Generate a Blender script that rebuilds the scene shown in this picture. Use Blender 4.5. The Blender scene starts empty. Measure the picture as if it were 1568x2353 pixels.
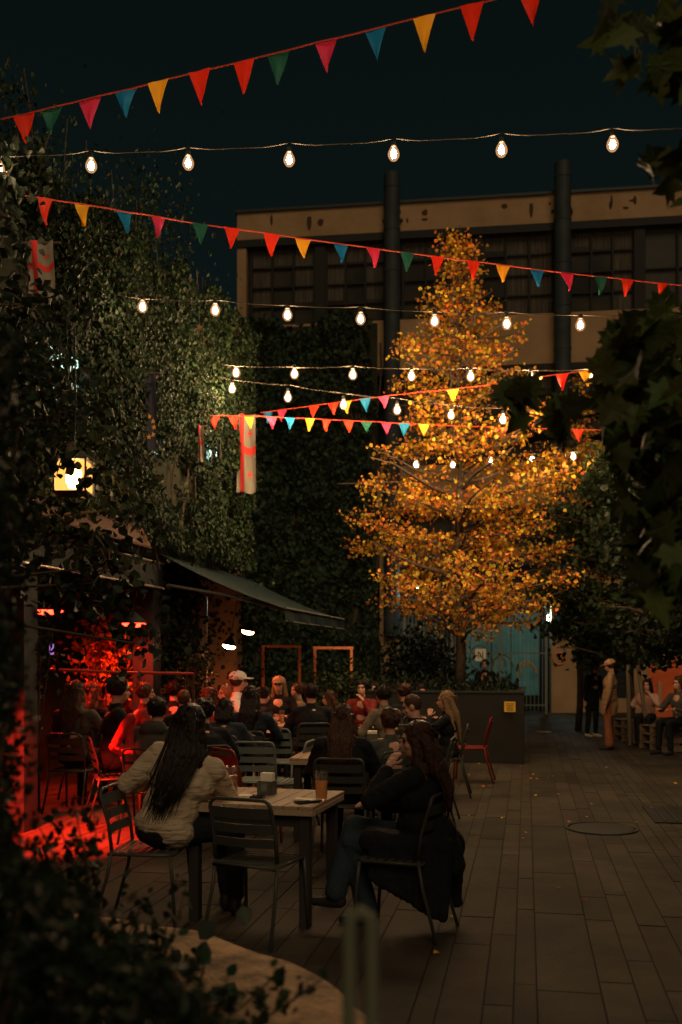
import bpy, math, random
import numpy as np
from mathutils import Vector, Matrix, noise
R = math.radians
random.seed(7); rng = np.random.default_rng(7)
S = bpy.context.scene
col = S.collection
# ------------------------------------------------------------------ camera
F = 2288.0; CX = 784.0; HY = 1505.0; H = 1.65          # focal (photo units 1568x2353), horizon, eye height
cam_d = bpy.data.cameras.new('camera'); cam = bpy.data.objects.new('camera', cam_d); col.objects.link(cam)
cam.location = (0, 0, H); cam.rotation_euler = (R(90), 0, 0)
cam_d.sensor_fit = 'VERTICAL'; cam_d.sensor_height = 36; cam_d.lens = 36*F/2353
cam_d.shift_y = (HY-1176.5)/2353; cam_d.clip_start = .05; cam_d.clip_end = 600
cam_d.dof.use_dof = True; cam_d.dof.focus_distance = 8.0; cam_d.dof.aperture_fstop = 2.0; cam_d.dof.aperture_blades = 0
S.camera = cam
# ------------------------------------------------------------------ world, glow of the town
W = bpy.data.worlds.new('World'); S.world = W; W.use_nodes = True
nt = W.node_tree; bg = nt.nodes['Background']
tc = nt.nodes.new('ShaderNodeTexCoord'); sx = nt.nodes.new('ShaderNodeSeparateXYZ'); rp = nt.nodes.new('ShaderNodeValToRGB')
nt.links.new(tc.outputs['Generated'], sx.inputs[0]); nt.links.new(sx.outputs[2], rp.inputs[0]); nt.links.new(rp.outputs[0], bg.inputs[0])
rp.color_ramp.elements[0].color = (.0044, .0090, .0098, 1); rp.color_ramp.elements[1].color = (.0027, .0054, .0050, 1)
rp.color_ramp.elements[1].position = .55
bg.inputs[1].default_value = 1.0
sd = bpy.data.lights.new('town_glow', 'SUN'); sun = bpy.data.objects.new('town_glow', sd); col.objects.link(sun)
sd.energy = .8; sd.angle = R(30); sd.color = (1, .74, .46)
sun.rotation_euler = (R(52), 0, R(8))
S.view_settings.view_transform = 'Standard'; S.view_settings.look = 'None'; S.view_settings.gamma = 1; S.view_settings.exposure = 0
S.render.engine = 'CYCLES'
BULB = 680.0
# ------------------------------------------------------------------ helpers
def at(x, y, Z): return Vector(((x-CX)*Z/F, Z, H-(y-HY)*Z/F))
def ground(x, y):
    Z = F*H/(y-HY); return Vector(((x-CX)*Z/F, Z, 0))
ST = Vector((.183, .983, 0)).normalized(); SN = Vector((ST.y, -ST.x, 0))      # street direction and its right-hand side
W0 = Vector((-2.3, 12.5, 0))
def wp(t, out, z): return W0+ST*t+SN*out+Vector((0, 0, z))
def rz_of(fx, fy): return math.atan2(-fx, fy)
RZW = rz_of(ST.x, ST.y)

def mat(name, c, rough=.7, metal=0, emit=None, es=0, var=None, vs=6, bump=0, bs=30, island=0, trans=0, spec=.15, alpha=None, transm=0, stretch=None):
    m = bpy.data.materials.new(name); m.use_nodes = True; n = m.node_tree.nodes; l = m.node_tree.links
    b = n['Principled BSDF']; b.inputs['Base Color'].default_value = (*c, 1); b.inputs['Roughness'].default_value = rough
    b.inputs['Metallic'].default_value = metal; b.inputs['Specular IOR Level'].default_value = spec
    if transm: b.inputs['Transmission Weight'].default_value = transm; b.inputs['IOR'].default_value = 1.3
    src = None
    if var or bump:
        t = n.new('ShaderNodeTexCoord'); mp = n.new('ShaderNodeMapping'); l.new(t.outputs['Object'], mp.inputs[0])
        if stretch: mp.inputs['Scale'].default_value = stretch
    if var:
        no = n.new('ShaderNodeTexNoise'); no.inputs['Scale'].default_value = vs; no.inputs['Detail'].default_value = 6; no.inputs['Roughness'].default_value = .65
        l.new(mp.outputs[0], no.inputs[0]); r = n.new('ShaderNodeValToRGB'); l.new(no.outputs[0], r.inputs[0])
        r.color_ramp.elements[0].position = .35; r.color_ramp.elements[1].position = .65
        r.color_ramp.elements[0].color = (*c, 1); r.color_ramp.elements[1].color = (*var, 1); src = r.outputs[0]
    if island:
        g = n.new('ShaderNodeNewGeometry'); hv = n.new('ShaderNodeHueSaturation')
        if src: l.new(src, hv.inputs['Color'])
        else: hv.inputs['Color'].default_value = (*c, 1)
        m1 = n.new('ShaderNodeMapRange'); l.new(g.outputs['Random Per Island'], m1.inputs[0]); m1.inputs[3].default_value = 1-island; m1.inputs[4].default_value = 1+island
        l.new(m1.outputs[0], hv.inputs['Value'])
        m2 = n.new('ShaderNodeMath'); m2.operation = 'MULTIPLY'; m2.inputs[1].default_value = 7.31; l.new(g.outputs['Random Per Island'], m2.inputs[0])
        m3 = n.new('ShaderNodeMath'); m3.operation = 'FRACT'; l.new(m2.outputs[0], m3.inputs[0])
        m4 = n.new('ShaderNodeMapRange'); l.new(m3.outputs[0], m4.inputs[0]); m4.inputs[3].default_value = .5-.03*island/.4; m4.inputs[4].default_value = .5+.03*island/.4
        l.new(m4.outputs[0], hv.inputs['Hue']); src = hv.outputs[0]
    if src: l.new(src, b.inputs['Base Color'])
    if bump:
        n2 = n.new('ShaderNodeTexNoise'); n2.inputs['Scale'].default_value = bs; n2.inputs['Detail'].default_value = 5
        l.new(mp.outputs[0], n2.inputs[0]); bp = n.new('ShaderNodeBump'); bp.inputs['Strength'].default_value = bump; bp.inputs['Distance'].default_value = .02
        l.new(n2.outputs[0], bp.inputs['Height']); l.new(bp.outputs[0], b.inputs['Normal'])
    if emit: b.inputs['Emission Color'].default_value = (*emit, 1); b.inputs['Emission Strength'].default_value = es
    if trans:
        tr = n.new('ShaderNodeBsdfTranslucent'); mx = n.new('ShaderNodeMixShader'); mx.inputs[0].default_value = trans
        if src: l.new(src, tr.inputs[0])
        else: tr.inputs[0].default_value = (*c, 1)
        l.new(b.outputs[0], mx.inputs[1]); l.new(tr.outputs[0], mx.inputs[2]); l.new(mx.outputs[0], n['Material Output'].inputs[0])
    if alpha is not None: b.inputs['Alpha'].default_value = alpha
    return m

def tag(o, label=None, cat=None, group=None, kind=None):
    if label: o['label'] = label
    if cat: o['category'] = cat
    if group: o['group'] = group
    if kind: o['kind'] = kind
    return o
def empty(name, loc=(0, 0, 0), rz=0, parent=None):
    o = bpy.data.objects.new(name, None); col.objects.link(o); o.location = loc; o.rotation_euler = (0, 0, rz); o.empty_display_size = .1
    if parent: o.parent = parent
    return o
def thing(name, label, cat, loc=(0, 0, 0), rz=0, group=None): return tag(empty(name, loc, rz), label, cat, group)
def copy_tree(o, parent=None):
    c = o.copy(); col.objects.link(c)
    if parent: c.parent = parent
    for ch in list(o.children): copy_tree(ch, c)
    return c

class MB:
    def __init__(s): s.v = []; s.f = []; s.m = []; s.cur = 0
    def add(s, vs, fs):
        o = len(s.v); s.v += [tuple(v) for v in vs]; s.f += [[i+o for i in f] for f in fs]; s.m += [s.cur]*len(fs); return s
    def box(s, c, d, M=None):
        c = Vector(c); h = Vector(d)/2; vs = []
        for z in (-1, 1):
            for x, y in ((-1, -1), (1, -1), (1, 1), (-1, 1)):
                p = Vector((x*h.x, y*h.y, z*h.z))
                if M is not None: p = M @ p
                vs.append(c+p)
        return s.add(vs, [[3, 2, 1, 0], [4, 5, 6, 7], [0, 1, 5, 4], [1, 2, 6, 5], [2, 3, 7, 6], [3, 0, 4, 7]])
    def tube(s, pts, r, n=8, closed=False):
        pts = [Vector(p) for p in pts]; k = len(pts); rs = r if isinstance(r, (list, tuple)) else [r]*k; vs = []; fs = []
        up = None
        for i, p in enumerate(pts):
            a = pts[(i+1) % k] if (closed or i < k-1) else p; b = pts[i-1] if (closed or i > 0) else p
            d = (a-b).normalized()
            if up is None: up = d.orthogonal().normalized()
            u = (up-d*up.dot(d)); u = u.normalized() if u.length > 1e-6 else d.orthogonal().normalized(); up = u; w = d.cross(u)
            for j in range(n):
                t = 2*math.pi*j/n; vs.append(p+(u*math.cos(t)+w*math.sin(t))*rs[i])
        for i in range(k if closed else k-1):
            a, b = i*n, ((i+1) % k)*n
            for j in range(n): fs.append([a+j, a+(j+1) % n, b+(j+1) % n, b+j])
        if not closed: fs.append(list(range(n))[::-1]); fs.append([(k-1)*n+j for j in range(n)])
        return s.add(vs, fs)
    def lathe(s, prof, c=(0, 0, 0), n=16, M=None):
        c = Vector(c); vs = []; fs = []; k = len(prof)
        for r, z in prof:
            for j in range(n):
                t = 2*math.pi*j/n; p = Vector((r*math.cos(t), r*math.sin(t), z))
                if M is not None: p = M @ p
                vs.append(c+p)
        for i in range(k-1):
            for j in range(n): fs.append([i*n+j, i*n+(j+1) % n, (i+1)*n+(j+1) % n, (i+1)*n+j])
        fs.append(list(range(n))[::-1]); fs.append([(k-1)*n+j for j in range(n)])
        return s.add(vs, fs)
    def ell(s, c, r, M=None, n=16):
        prof = []; k = n//2
        if not isinstance(r, (list, tuple)): r = (r, r, r)
        for i in range(k+1):
            a = -math.pi/2+math.pi*i/k; prof.append((max(math.cos(a), .02), math.sin(a)))
        D = Matrix.Diagonal(Vector(r)); return s.lathe(prof, c, n, (M @ D) if M is not None else D)
    def cap(s, a, b, ra, rb=None, n=12):
        a = Vector(a); b = Vector(b); rb = ra if rb is None else rb; d = b-a; L = d.length
        if L < 1e-5: return s.ell(a, ra)
        q = Vector((0, 0, 1)).rotation_difference(d.normalized()).to_matrix(); prof = []
        for i in range(5): t = -math.pi/2+math.pi/2*i/4; prof.append((max(ra*math.cos(t), .001), ra*math.sin(t)))
        for i in range(5): t = math.pi/2*i/4; prof.append((max(rb*math.cos(t), .001), L+rb*math.sin(t)))
        return s.lathe(prof, a, n, q)
    def prism(s, poly, a, b):      # poly: list of Vector (planar), extruded from +a to +b
        a = Vector(a); b = Vector(b); n = len(poly); vs = [Vector(p)+a for p in poly]+[Vector(p)+b for p in poly]
        fs = [list(range(n))[::-1], [n+i for i in range(n)]]+[[i, (i+1) % n, n+(i+1) % n, n+i] for i in range(n)]
        return s.add(vs, fs)
    def mesh(s, name):
        me = bpy.data.meshes.new(name); me.from_pydata(s.v, [], s.f); me.update(); return me
    def build(s, name, m, parent=None, smooth=False, loc=None, bevel=0):
        me = s.mesh(name)
        for x in (m if isinstance(m, (list, tuple)) else [m]): me.materials.append(x)
        if isinstance(m, (list, tuple)): me.polygons.foreach_set('material_index', s.m)
        if smooth: me.polygons.foreach_set('use_smooth', [True]*len(me.polygons))
        o = bpy.data.objects.new(name, me); col.objects.link(o)
        if parent: o.parent = parent
        if loc is not None: o.location = loc
        if bevel:
            b = o.modifiers.new('bevel', 'BEVEL'); b.width = bevel; b.segments = 2; b.limit_method = 'ANGLE'
        return o

def raw_mesh(name, V, faces4):      # numpy verts (N,3), quads (M,4)
    me = bpy.data.meshes.new(name); me.vertices.add(len(V)); me.vertices.foreach_set('co', V.astype(np.float32).ravel())
    k = faces4.shape[1]; M = len(faces4); me.loops.add(M*k); me.loops.foreach_set('vertex_index', faces4.astype(np.int32).ravel())
    me.polygons.add(M); me.polygons.foreach_set('loop_start', np.arange(M, dtype=np.int32)*k)
    me.update(calc_edges=True); me.validate(); return me
def nrm(a): return a/np.maximum(np.linalg.norm(a, axis=1, keepdims=True), 1e-6)
def leaf_mesh(name, C, tip, nor, size, wid=.6, fold=.25, curl=.15):
    N = len(C); size = np.broadcast_to(size, (N,)).reshape(N, 1)
    a = nrm(tip); b = nrm(np.cross(nor, a)); n = nrm(np.cross(a, b))
    loc = [(0, 0), (.3, -.5), (.72, -.36), (1, 0), (.72, .36), (.3, .5)]
    V = np.zeros((N, 6, 3))
    for i, (t, s) in enumerate(loc):
        V[:, i] = C+size*(a*(t-.5)+b*(s*wid)+n*(abs(s)*fold-curl*(t-.5)**2*2))
    base = np.arange(N)[:, None]*6
    f = np.concatenate([base+np.array([0, 1, 2, 3]), base+np.array([0, 3, 4, 5])])
    return raw_mesh(name, V.reshape(-1, 3), f)
def leaf_obj(name, C, tip, nor, size, m, parent=None, **k):
    me = leaf_mesh(name, C, tip, nor, size, **k); me.materials.append(m); o = bpy.data.objects.new(name, me); col.objects.link(o)
    if parent: o.parent = parent
    return o
def rdir(N): return nrm(rng.normal(size=(N, 3)))

def remesh(mb, voxel, smooth=3, disp=0, dscale=.2, subd=0):
    me = mb.mesh('tmp'); o = bpy.data.objects.new('tmp', me); col.objects.link(o)
    r = o.modifiers.new('r', 'REMESH'); r.mode = 'VOXEL'; r.voxel_size = voxel; r.use_smooth_shade = True
    if smooth: s = o.modifiers.new('s', 'SMOOTH'); s.factor = .5; s.iterations = smooth
    if disp:
        key = f'folds{dscale}'
        tx = bpy.data.textures.get(key) or bpy.data.textures.new(key, 'CLOUDS'); tx.noise_scale = dscale; tx.noise_depth = 2
        d = o.modifiers.new('d', 'DISPLACE'); d.texture = tx; d.strength = disp; d.mid_level = .5; d.texture_coords = 'LOCAL'
    dg = bpy.context.evaluated_depsgraph_get(); ev = o.evaluated_get(dg); out = bpy.data.meshes.new_from_object(ev)
    bpy.data.objects.remove(o); bpy.data.meshes.remove(me); return out
def from_mesh(name, me, m, parent):
    me.name = name; me.materials.clear(); me.materials.append(m); me.polygons.foreach_set('use_smooth', [True]*len(me.polygons))
    o = bpy.data.objects.new(name, me); col.objects.link(o); o.parent = parent; return o

# ------------------------------------------------------------------ materials
M = {}
M['slab'] = mat('paving_stone', (.023, .0195, .014), .8, var=(.054, .043, .029), vs=1.1, bump=.25, bs=60, island=.2)
M['joint'] = mat('paving_joint', (.02, .018, .015), .95)
M['plaster'] = mat('ochre_plaster', (.32, .21, .115), .9, var=(.24, .155, .08), vs=.8, bump=.3, bs=12)
M['stain'] = mat('damp_stain', (.06, .035, .018), .95)
M['darkmetal'] = mat('dark_metal', (.03, .035, .035), .5, .3)
M['duct'] = mat('duct_metal', (.04, .05, .053), .6, .2, var=(.028, .034, .036), vs=2)
M['winframe'] = mat('window_frame_paint', (.015, .015, .014), .6)
M['glass'] = mat('window_glass', (.02, .022, .02), .12, var=(.05, .045, .035), vs=.6)
M['curtain'] = mat('curtain_cloth', (.085, .075, .055), .9, var=(.035, .03, .025), vs=3, stretch=(6, 6, .3))
M['shutter'] = mat('ribbed_panel', (.06, .06, .05), .7, var=(.04, .04, .035), vs=20, stretch=(.2, .2, 4))
M['ivy'] = mat('ivy_leaf', (.015, .026, .010), .6, island=.9, trans=.15)
M['ivydark'] = mat('ivy_leaf_deep', (.022, .036, .018), .6, island=.85, trans=.15)
M['ivywall'] = mat('wall_behind_ivy', (.03, .03, .02), .95, var=(.015, .018, .01), vs=6)
M['bark'] = mat('bark', (.09, .065, .045), .9, var=(.05, .035, .025), vs=14, bump=.6, bs=25, stretch=(1, 1, .25))
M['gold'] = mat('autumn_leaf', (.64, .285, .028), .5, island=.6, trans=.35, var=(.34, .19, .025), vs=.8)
M['plane'] = mat('plane_leaf', (.045, .058, .012), .55, island=.6, trans=.1, bump=.3, bs=35)
M['cover'] = mat('broad_cover_leaf', (.030, .042, .028), .45, island=.5, trans=.1, spec=.4)
M['deepgreen'] = mat('shrub_leaf', (.014, .022, .012), .55, island=.6, trans=.2)
M['treegreen'] = mat('street_tree_leaf', (.034, .05, .018), .55, island=.7, trans=.3)
M['stone'] = mat('ledge_stone', (.44, .28, .16), .85, var=(.12, .085, .055), vs=6, bump=1.0, bs=45)
M['wood'] = mat('table_wood', (.36, .25, .16), .55, var=(.26, .17, .10), vs=7, bump=.3, bs=40, stretch=(9, .8, 9), island=.15)
M['tableleg'] = mat('table_leg_wood', (.03, .025, .022), .6)
M['chair'] = mat('chair_paint', (.052, .052, .042), .4, .2, bump=.05)
M['chairred'] = mat('red_chair_paint', (.16, .018, .013), .4, .1)
M['chairgrey'] = mat('grey_chair_paint', (.14, .16, .14), .45, .1)
M['steel'] = mat('brushed_steel', (.35, .32, .27), .35, .8)
M['awning'] = mat('green_awning_cloth', (.005, .013, .013), .8, bump=.2, bs=8)
M['awningedge'] = mat('awning_edge', (.09, .09, .08), .6)
M['brownroof'] = mat('ribbed_brown_roof', (.08, .03, .013), .8, var=(.05, .02, .009), vs=10, stretch=(.4, 6, 6))
M['planter'] = mat('planter_steel', (.013, .0125, .010), .6, var=(.018, .016, .013), vs=3, bump=.15)
M['soil'] = mat('soil', (.05, .035, .02), .95, bump=.5)
M['redframe'] = mat('orange_timber', (.65, .22, .09), .6, var=(.5, .15, .06), vs=9)
M['redrail'] = mat('red_rail_paint', (.30, .03, .02), .35)
M['cable'] = mat('cable_rubber', (.07, .055, .04), .5)
M['rope'] = mat('red_cord', (.55, .06, .03), .7)
M['bulb'] = mat('lit_bulb', (1, .8, .5), .3, emit=(1, .66, .36), es=BULB)
M['bulb2'] = mat('lit_bulb_tree', (1, .8, .5), .3, emit=(1, .64, .32), es=BULB*3.3)
def glow_glass(name, c, es, mixf):
    m = bpy.data.materials.new(name); m.use_nodes = True; n = m.node_tree.nodes; l = m.node_tree.links; n.clear()
    o = n.new('ShaderNodeOutputMaterial'); e = n.new('ShaderNodeEmission'); e.inputs[0].default_value = (*c, 1); e.inputs[1].default_value = es
    t = n.new('ShaderNodeBsdfTransparent'); mx = n.new('ShaderNodeMixShader'); mx.inputs[0].default_value = mixf
    l.new(t.outputs[0], mx.inputs[1]); l.new(e.outputs[0], mx.inputs[2]); l.new(mx.outputs[0], o.inputs[0]); return m
M['bulbhalo'] = glow_glass('amber_bulb_halo', (1, .50, .20), 1.2, .30)  # weak amber emission paints a halo around each bulb
M['lanternglass'] = glow_glass('lantern_amber_glass', (1, .40, .08), 2.2, .6)
M['socket'] = mat('bulb_socket', (.02, .02, .02), .5)
for k, c in dict(red=(.85, .055, .02), yellow=(.92, .54, .04), blue=(.02, .26, .50), pink=(.75, .06, .16), green=(.03, .17, .11)).items():
    M['flag_'+k] = mat('pennant_'+k, c, .45, trans=.35, bump=.15, bs=8)
M['white'] = mat('white_cloth', (.17, .15, .12), .9, bump=.3, bs=6, trans=.15)
M['crossred'] = mat('flag_red', (.45, .03, .025), .8)
M['navy'] = mat('navy_cloth', (.035, .035, .05), .8, bump=.3, bs=5)
M['star'] = mat('gold_star', (.6, .3, .05), .7)
M['redglow'] = mat('heater_glow', (1, .2, .1), .5, emit=(1, .028, .010), es=14)
M['warmglow'] = mat('lamp_glow', (1, .7, .4), .5, emit=(1, .45, .2), es=60)
M['lantern'] = mat('lantern_glass', (1, .8, .4), .5, emit=(1, .52, .16), es=150)
M['coolwin'] = mat('lit_cool_window', (.5, .7, .65), .5, emit=(.42, .78, .68), es=1.3)
M['whiteglow'] = mat('cool_lamp', (.8, 1, .95), .5, emit=(.65, 1, .95), es=220)
M['violet'] = mat('violet_screen', (.4, .2, .6), .5, emit=(.42, .20, .62), es=.9)
M['mural'] = mat('teal_mural', (.03, .24, .34), .7, var=(.15, .38, .44), vs=1.5, bump=.1)
M['skin'] = mat('skin', (.48, .25, .17), .5, bump=.06, bs=80)
M['hairblack'] = mat('black_hair', (.014, .009, .007), .38, bump=.5, bs=40, stretch=(3, 3, .35))
M['hairbrown'] = mat('brown_hair', (.050, .022, .012), .38, bump=.5, bs=40, stretch=(3, 3, .35))
M['hairblond'] = mat('fair_hair', (.22, .13, .06), .42, bump=.5, bs=40, stretch=(3, 3, .35))
M['black'] = mat('black_cloth', (.010, .011, .012), .9, bump=.25, bs=25)
M['grey'] = mat('grey_cloth', (.055, .055, .045), .9, bump=.25, bs=25)
M['navyc'] = mat('navy_wool', (.016, .02, .026), .9, bump=.25, bs=25)
M['cream'] = mat('cream_knit', (.44, .34, .235), .95, var=(.36, .27, .18), vs=5, bump=.9, bs=18, stretch=(.6, .6, 2.6))
M['tan'] = mat('tan_cloth', (.46, .26, .15), .9, bump=.25, bs=20)
M['redcloth'] = mat('red_cloth', (.50, .035, .03), .9, bump=.25, bs=25)
M['whitecloth'] = mat('white_tshirt', (.75, .68, .55), .9)
M['olive'] = mat('olive_cloth', (.14, .11, .07), .9, bump=.3, bs=25)
M['denim'] = mat('denim', (.022, .032, .042), .9, bump=.3, bs=60)
M['tanjacket'] = mat('tan_jacket', (.40, .25, .14), .9, bump=.5, bs=12, var=(.30, .18, .10), vs=7)
M['rust'] = mat('rust_trousers', (.27, .10, .05), .9, bump=.3, bs=14)
M['wine'] = mat('dark_red_cloth', (.14, .018, .015), .9, bump=.25, bs=25)
M['pinkcloth'] = mat('pink_cloth', (.45, .26, .20), .9)
M['shoe'] = mat('shoe_leather', (.02, .018, .016), .5)
M['paleshoe'] = mat('pale_shoe', (.45, .40, .32), .6)
M['eye'] = mat('eye', (.01, .008, .006), .15)
M['paper'] = mat('paper', (.70, .62, .50), .9)
M['postgrey'] = mat('post_paint', (.13, .135, .09), .5)
M['drinkglass'] = mat('drinking_glass', (.95, .93, .86), .04, transm=.97, spec=.5)
M['amber'] = mat('amber_drink', (1, .36, .06), .15, transm=.15)
M['cola'] = mat('brown_drink', (.42, .20, .07), .15, transm=.15)
M['tin'] = mat('napkin_tin', (.10, .10, .075), .4, .4)
M['plasticblack'] = mat('black_plastic', (.015, .015, .015), .3)
M['yellow'] = mat('yellow_sign', (.55, .33, .04), .6)
M['ink'] = mat('ink', (.05, .035, .01), .8)
M['orangemural'] = mat('orange_banner', (.62, .13, .04), .8, var=(.5, .09, .03), vs=2)
M['pallet'] = mat('pallet_wood', (.16, .12, .08), .8, bump=.3)

# ------------------------------------------------------------------ ground and paving
g = MB(); g.box((0, 60, -.155), (240, 260, .3)); o = g.build('ground', M['joint']); tag(o, kind='structure')
p = MB(); u = -9.0; wd = [.31, .21, .11, .17, .11, .21, .14]
i = 0
while u < 13:
    w = random.choice(wd); v = -3-random.random()*1.2
    while v < 34:
        L = random.choice((.9, 1.2, 1.2, 1.5, .6)); dz = random.uniform(-.002, .002); e = .004
        a = SN*(u+e)+ST*(v+e); b = SN*(u+w-e)+ST*(v+e); c = SN*(u+w-e)+ST*(v+L-e); d = SN*(u+e)+ST*(v+L-e)
        z = Vector((0, 0, .0+dz)); zz = Vector((0, 0, -.03)); ch = .003
        ins = (a+c)/2
        top = [q+(ins-q).normalized()*ch+z for q in (a, b, c, d)]; lo = [q+z-Vector((0, 0, .004)) for q in (a, b, c, d)]
        p.add(top+lo, [[0, 1, 2, 3], [4, 5, 1, 0], [5, 6, 2, 1], [6, 7, 3, 2], [7, 4, 0, 3]])
        v += L
    u += w
o = p.build('pavement', M['slab']); tag(o, kind='structure')
# manhole, grate
c = ground(1383, 1905); t = thing('manhole_cover', 'round dark manhole cover set in the open paving', 'manhole', (c.x, c.y, 0))
k = MB(); k.lathe([(.30, .001), (.30, .010), (.28, .012)], n=32); k.build('lid', M['planter'], t)
k = MB(); k.tube([(.325*math.cos(a), .325*math.sin(a), .004) for a in np.linspace(0, 2*math.pi, 40, endpoint=False)], .012, 6, True); k.build('rim', M['darkmetal'], t)
c = at(1600, 1870, 10.0); t = thing('tree_grate', 'dark square tree grate at the right edge of the paving', 'grate', (c.x+.15, 10.2, 0), RZW)
k = MB(); k.box((0, 0, .006), (1.1, 1.1, .014)); k.build('plate', M['planter'], t)
k = MB()
for q in range(9): k.box((-.44+q*.11, 0, .018), (.02, 1.0, .008))
k.build('grille', M['darkmetal'], t)
c = ground(1250, 1683); t = thing('drain_plate', 'small pale drain plate on the paving beyond the planter', 'drain cover', (c.x, c.y, 0))
k = MB(); k.lathe([(.16, .001), (.16, .012), (.14, .014)], n=20); k.build('lid', M['steel'], t)
k = MB(); k.tube([(.17*math.cos(a), .17*math.sin(a), .005) for a in np.linspace(0, 6.283, 24, endpoint=False)], .006, 6, True); k.build('rim', M['darkmetal'], t)

# ------------------------------------------------------------------ back building
BO = Vector((-3.12, 29.9, 0)); BA = R(-7.6)
B = thing('factory_building', 'long ochre plastered building with wide window bands and dark ducts', 'building', BO, BA)
BU = Vector((math.cos(BA), math.sin(BA), 0)); BN = Vector((BU.y, -BU.x, 0))   # BN: towards camera side
def bu(px):       # facade coordinate u under photo column px
    k = (px-CX)/F; return (k*BO.y-BO.x)/(BU.x-k*BU.y)
def bz(py, px=1300):
    u = bu(px); Z = BO.y+BU.y*u; return H+(HY-py)*Z/F
Lb = 17.0
bands = [('parapet', 14.08, 14.9, 'plaster', .0), ('lintel', 13.86, 14.08, 'winframe', -.05), ('spandrel', 10.03, 11.5, 'plaster', 0), ('string_course', 9.85, 10.03, 'winframe', -.08),
         ('spandrel', 5.97, 7.2, 'plaster', 0), ('string_course', 5.8, 5.97, 'winframe', -.1)]
for nm, z0, z1, mm, off in bands:
    k = MB(); k.box((Lb/2, .25+off/2, (z0+z1)/2), (Lb, .5-off, z1-z0)); k.build(nm, M[mm], B)
k = MB(); k.box((Lb/2, .30, 14.94), (Lb+.1, .75, .08)); k.build('coping', M['darkmetal'], B)
k = MB(); k.box((Lb/2, .95, 7.0), (Lb, .2, 13.9)); k.build('inner_wall', M['winframe'], B)
k = MB(); k.box((.14, .3, 7), (.28, .6, 14.0)); k.build('corner_pier', M['plaster'], B)
for q in range(24):
    k = MB()
    u = random.uniform(.5, Lb-.5); z = random.choice((14.75, 14.7, 14.6, 14.5)); w_ = random.uniform(.04, .14); h_ = random.uniform(.05, .28)
    pts = [Vector((u+w_*math.cos(a)*random.uniform(.6, 1), -.004, z-.1+h_*math.sin(a)*random.uniform(.6, 1))) for a in np.linspace(0, 6.28, 9)[:-1]]
    k.prism(pts, (0, 0, 0), (0, .003, 0)); k.build('damp_stain', M['stain'], B)
ducts = [bu(903), bu(1291)]
for du in ducts:
    d = MB(); zt = 15.6
    d.lathe([(.235, 2.2), (.235, zt), (.2, zt+.06)], (du, -.32, 0), 20)
    for z in np.arange(3, 15.4, 1.22): d.lathe([(.25, z), (.25, z+.06)], (du, -.32, 0), 20)
    dd = d.build('duct', M['duct'], B, smooth=False)
    k = MB()
    for z in (5, 8.6, 11.8, 14.4): k.box((du, -.05, z), (.6, .12, .05))
    k.build('bracket', M['darkmetal'], dd)
def window(u0, u1, z0, z1, nx, nz, blind=False, curtain=True):
    fr = MB(); t = .055; w = u1-u0; h = z1-z0
    for q in range(nx+1): fr.box((u0+w*q/nx, .18, (z0+z1)/2), (t*(1.5 if q in (0, nx) else 1), .1, h))
    for q in range(nz+1): fr.box(((u0+u1)/2, .175, z0+h*q/nz), (w, .08, t*(1.2 if q in (0, nz) else .7)))
    wn = fr.build('window', M['winframe'], B)
    k = MB(); k.box(((u0+u1)/2, .24, (z0+z1)/2), (w, .01, h)); gl = k.build('pane', M['shutter'] if blind else M['glass'], wn)
    if curtain and not blind:
        k = MB()
        for q in range(nx):
            a = u0+w*q/nx; b = a+w/nx; zz = z1-h*random.choice((.18, .22, 1, .7, .22)); k.box(((a+b)/2, .232, (zz+z1)/2), (b-a-.07, .004, z1-zz-.04))
        k.build('curtain', M['curtain'], wn)
    return wn
Z0, Z1 = 11.5, 13.86
for a, b, n in ((575, 722, 3), (748, 884, 3), (926, 1085, 3), (1110, 1272, 3), (1312, 1460, 3)):
    window(bu(a), bu(b), Z0, Z1, n, 4)
window(bu(1482), bu(1640), Z0, Z1, 2, 2, blind=True)
for a, b, n in ((926, 1085, 3), (1110, 1272, 3), (1312, 1460, 3), (1482, 1640, 3)):
    window(bu(a), bu(b), 7.2, 9.85, n, 4)
for a, b, n in ((940, 1085, 3), (1110, 1272, 4)): window(bu(a), bu(b), 4.3, 5.8, n, 2, curtain=False)
for a, z, w_, h_ in [(735, 12.68, .3, 2.36), (1097, 12.68, .3, 2.36), (1471, 12.68, .3, 2.36), (903, 12.68, .46, 2.36), (1291, 12.68, .46, 2.36), (903, 8.52, .46, 2.65), (1291, 8.52, .46, 2.65), (1097, 8.52, .3, 2.65), (1471, 8.52, .3, 2.65)]:
    k = MB(); k.box((bu(a), .2, z), (w_, .3, h_)); k.build('mullion', M['winframe'], B)
# ground storey
pu = bu(1296)
k = MB(); k.box((pu, .1, 2.9), (.75, .8, 5.8)); k.build('pier', M['plaster'], B)
k = MB(); k.box((pu+3.5, .25, .2), (6.3, .3, .4)); k.build('plinth', M['plaster'], B)
k = MB(); k.box((bu(1385), .35, 1.6), (bu(1448)-bu(1322), .06, 2.8))
for z in np.arange(.3, 3, .18): k.box((bu(1385), .31, z), (bu(1448)-bu(1322), .03, .02))
k.build('garage_door', M['winframe'], B)
k = MB(); k.box((bu(1483), .2, 2.9), (.62, .4, 5.8)); k.build('pier', M['plaster'], B)
k = MB(); k.box((bu(895), .2, 2.9), (.55, .5, 5.8)); k.build('pier', M['plaster'], B)
k = MB(); k.box((bu(1385), .3, 4.4), (bu(1470)-bu(1322), .3, 2.8)); k.build('spandrel', M['plaster'], B)
# door and grey panels below
k = MB(); k.box((bu(955), .3, 1.3), (1.5, .08, 2.6)); k.build('panel', M['grey'], B)
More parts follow.
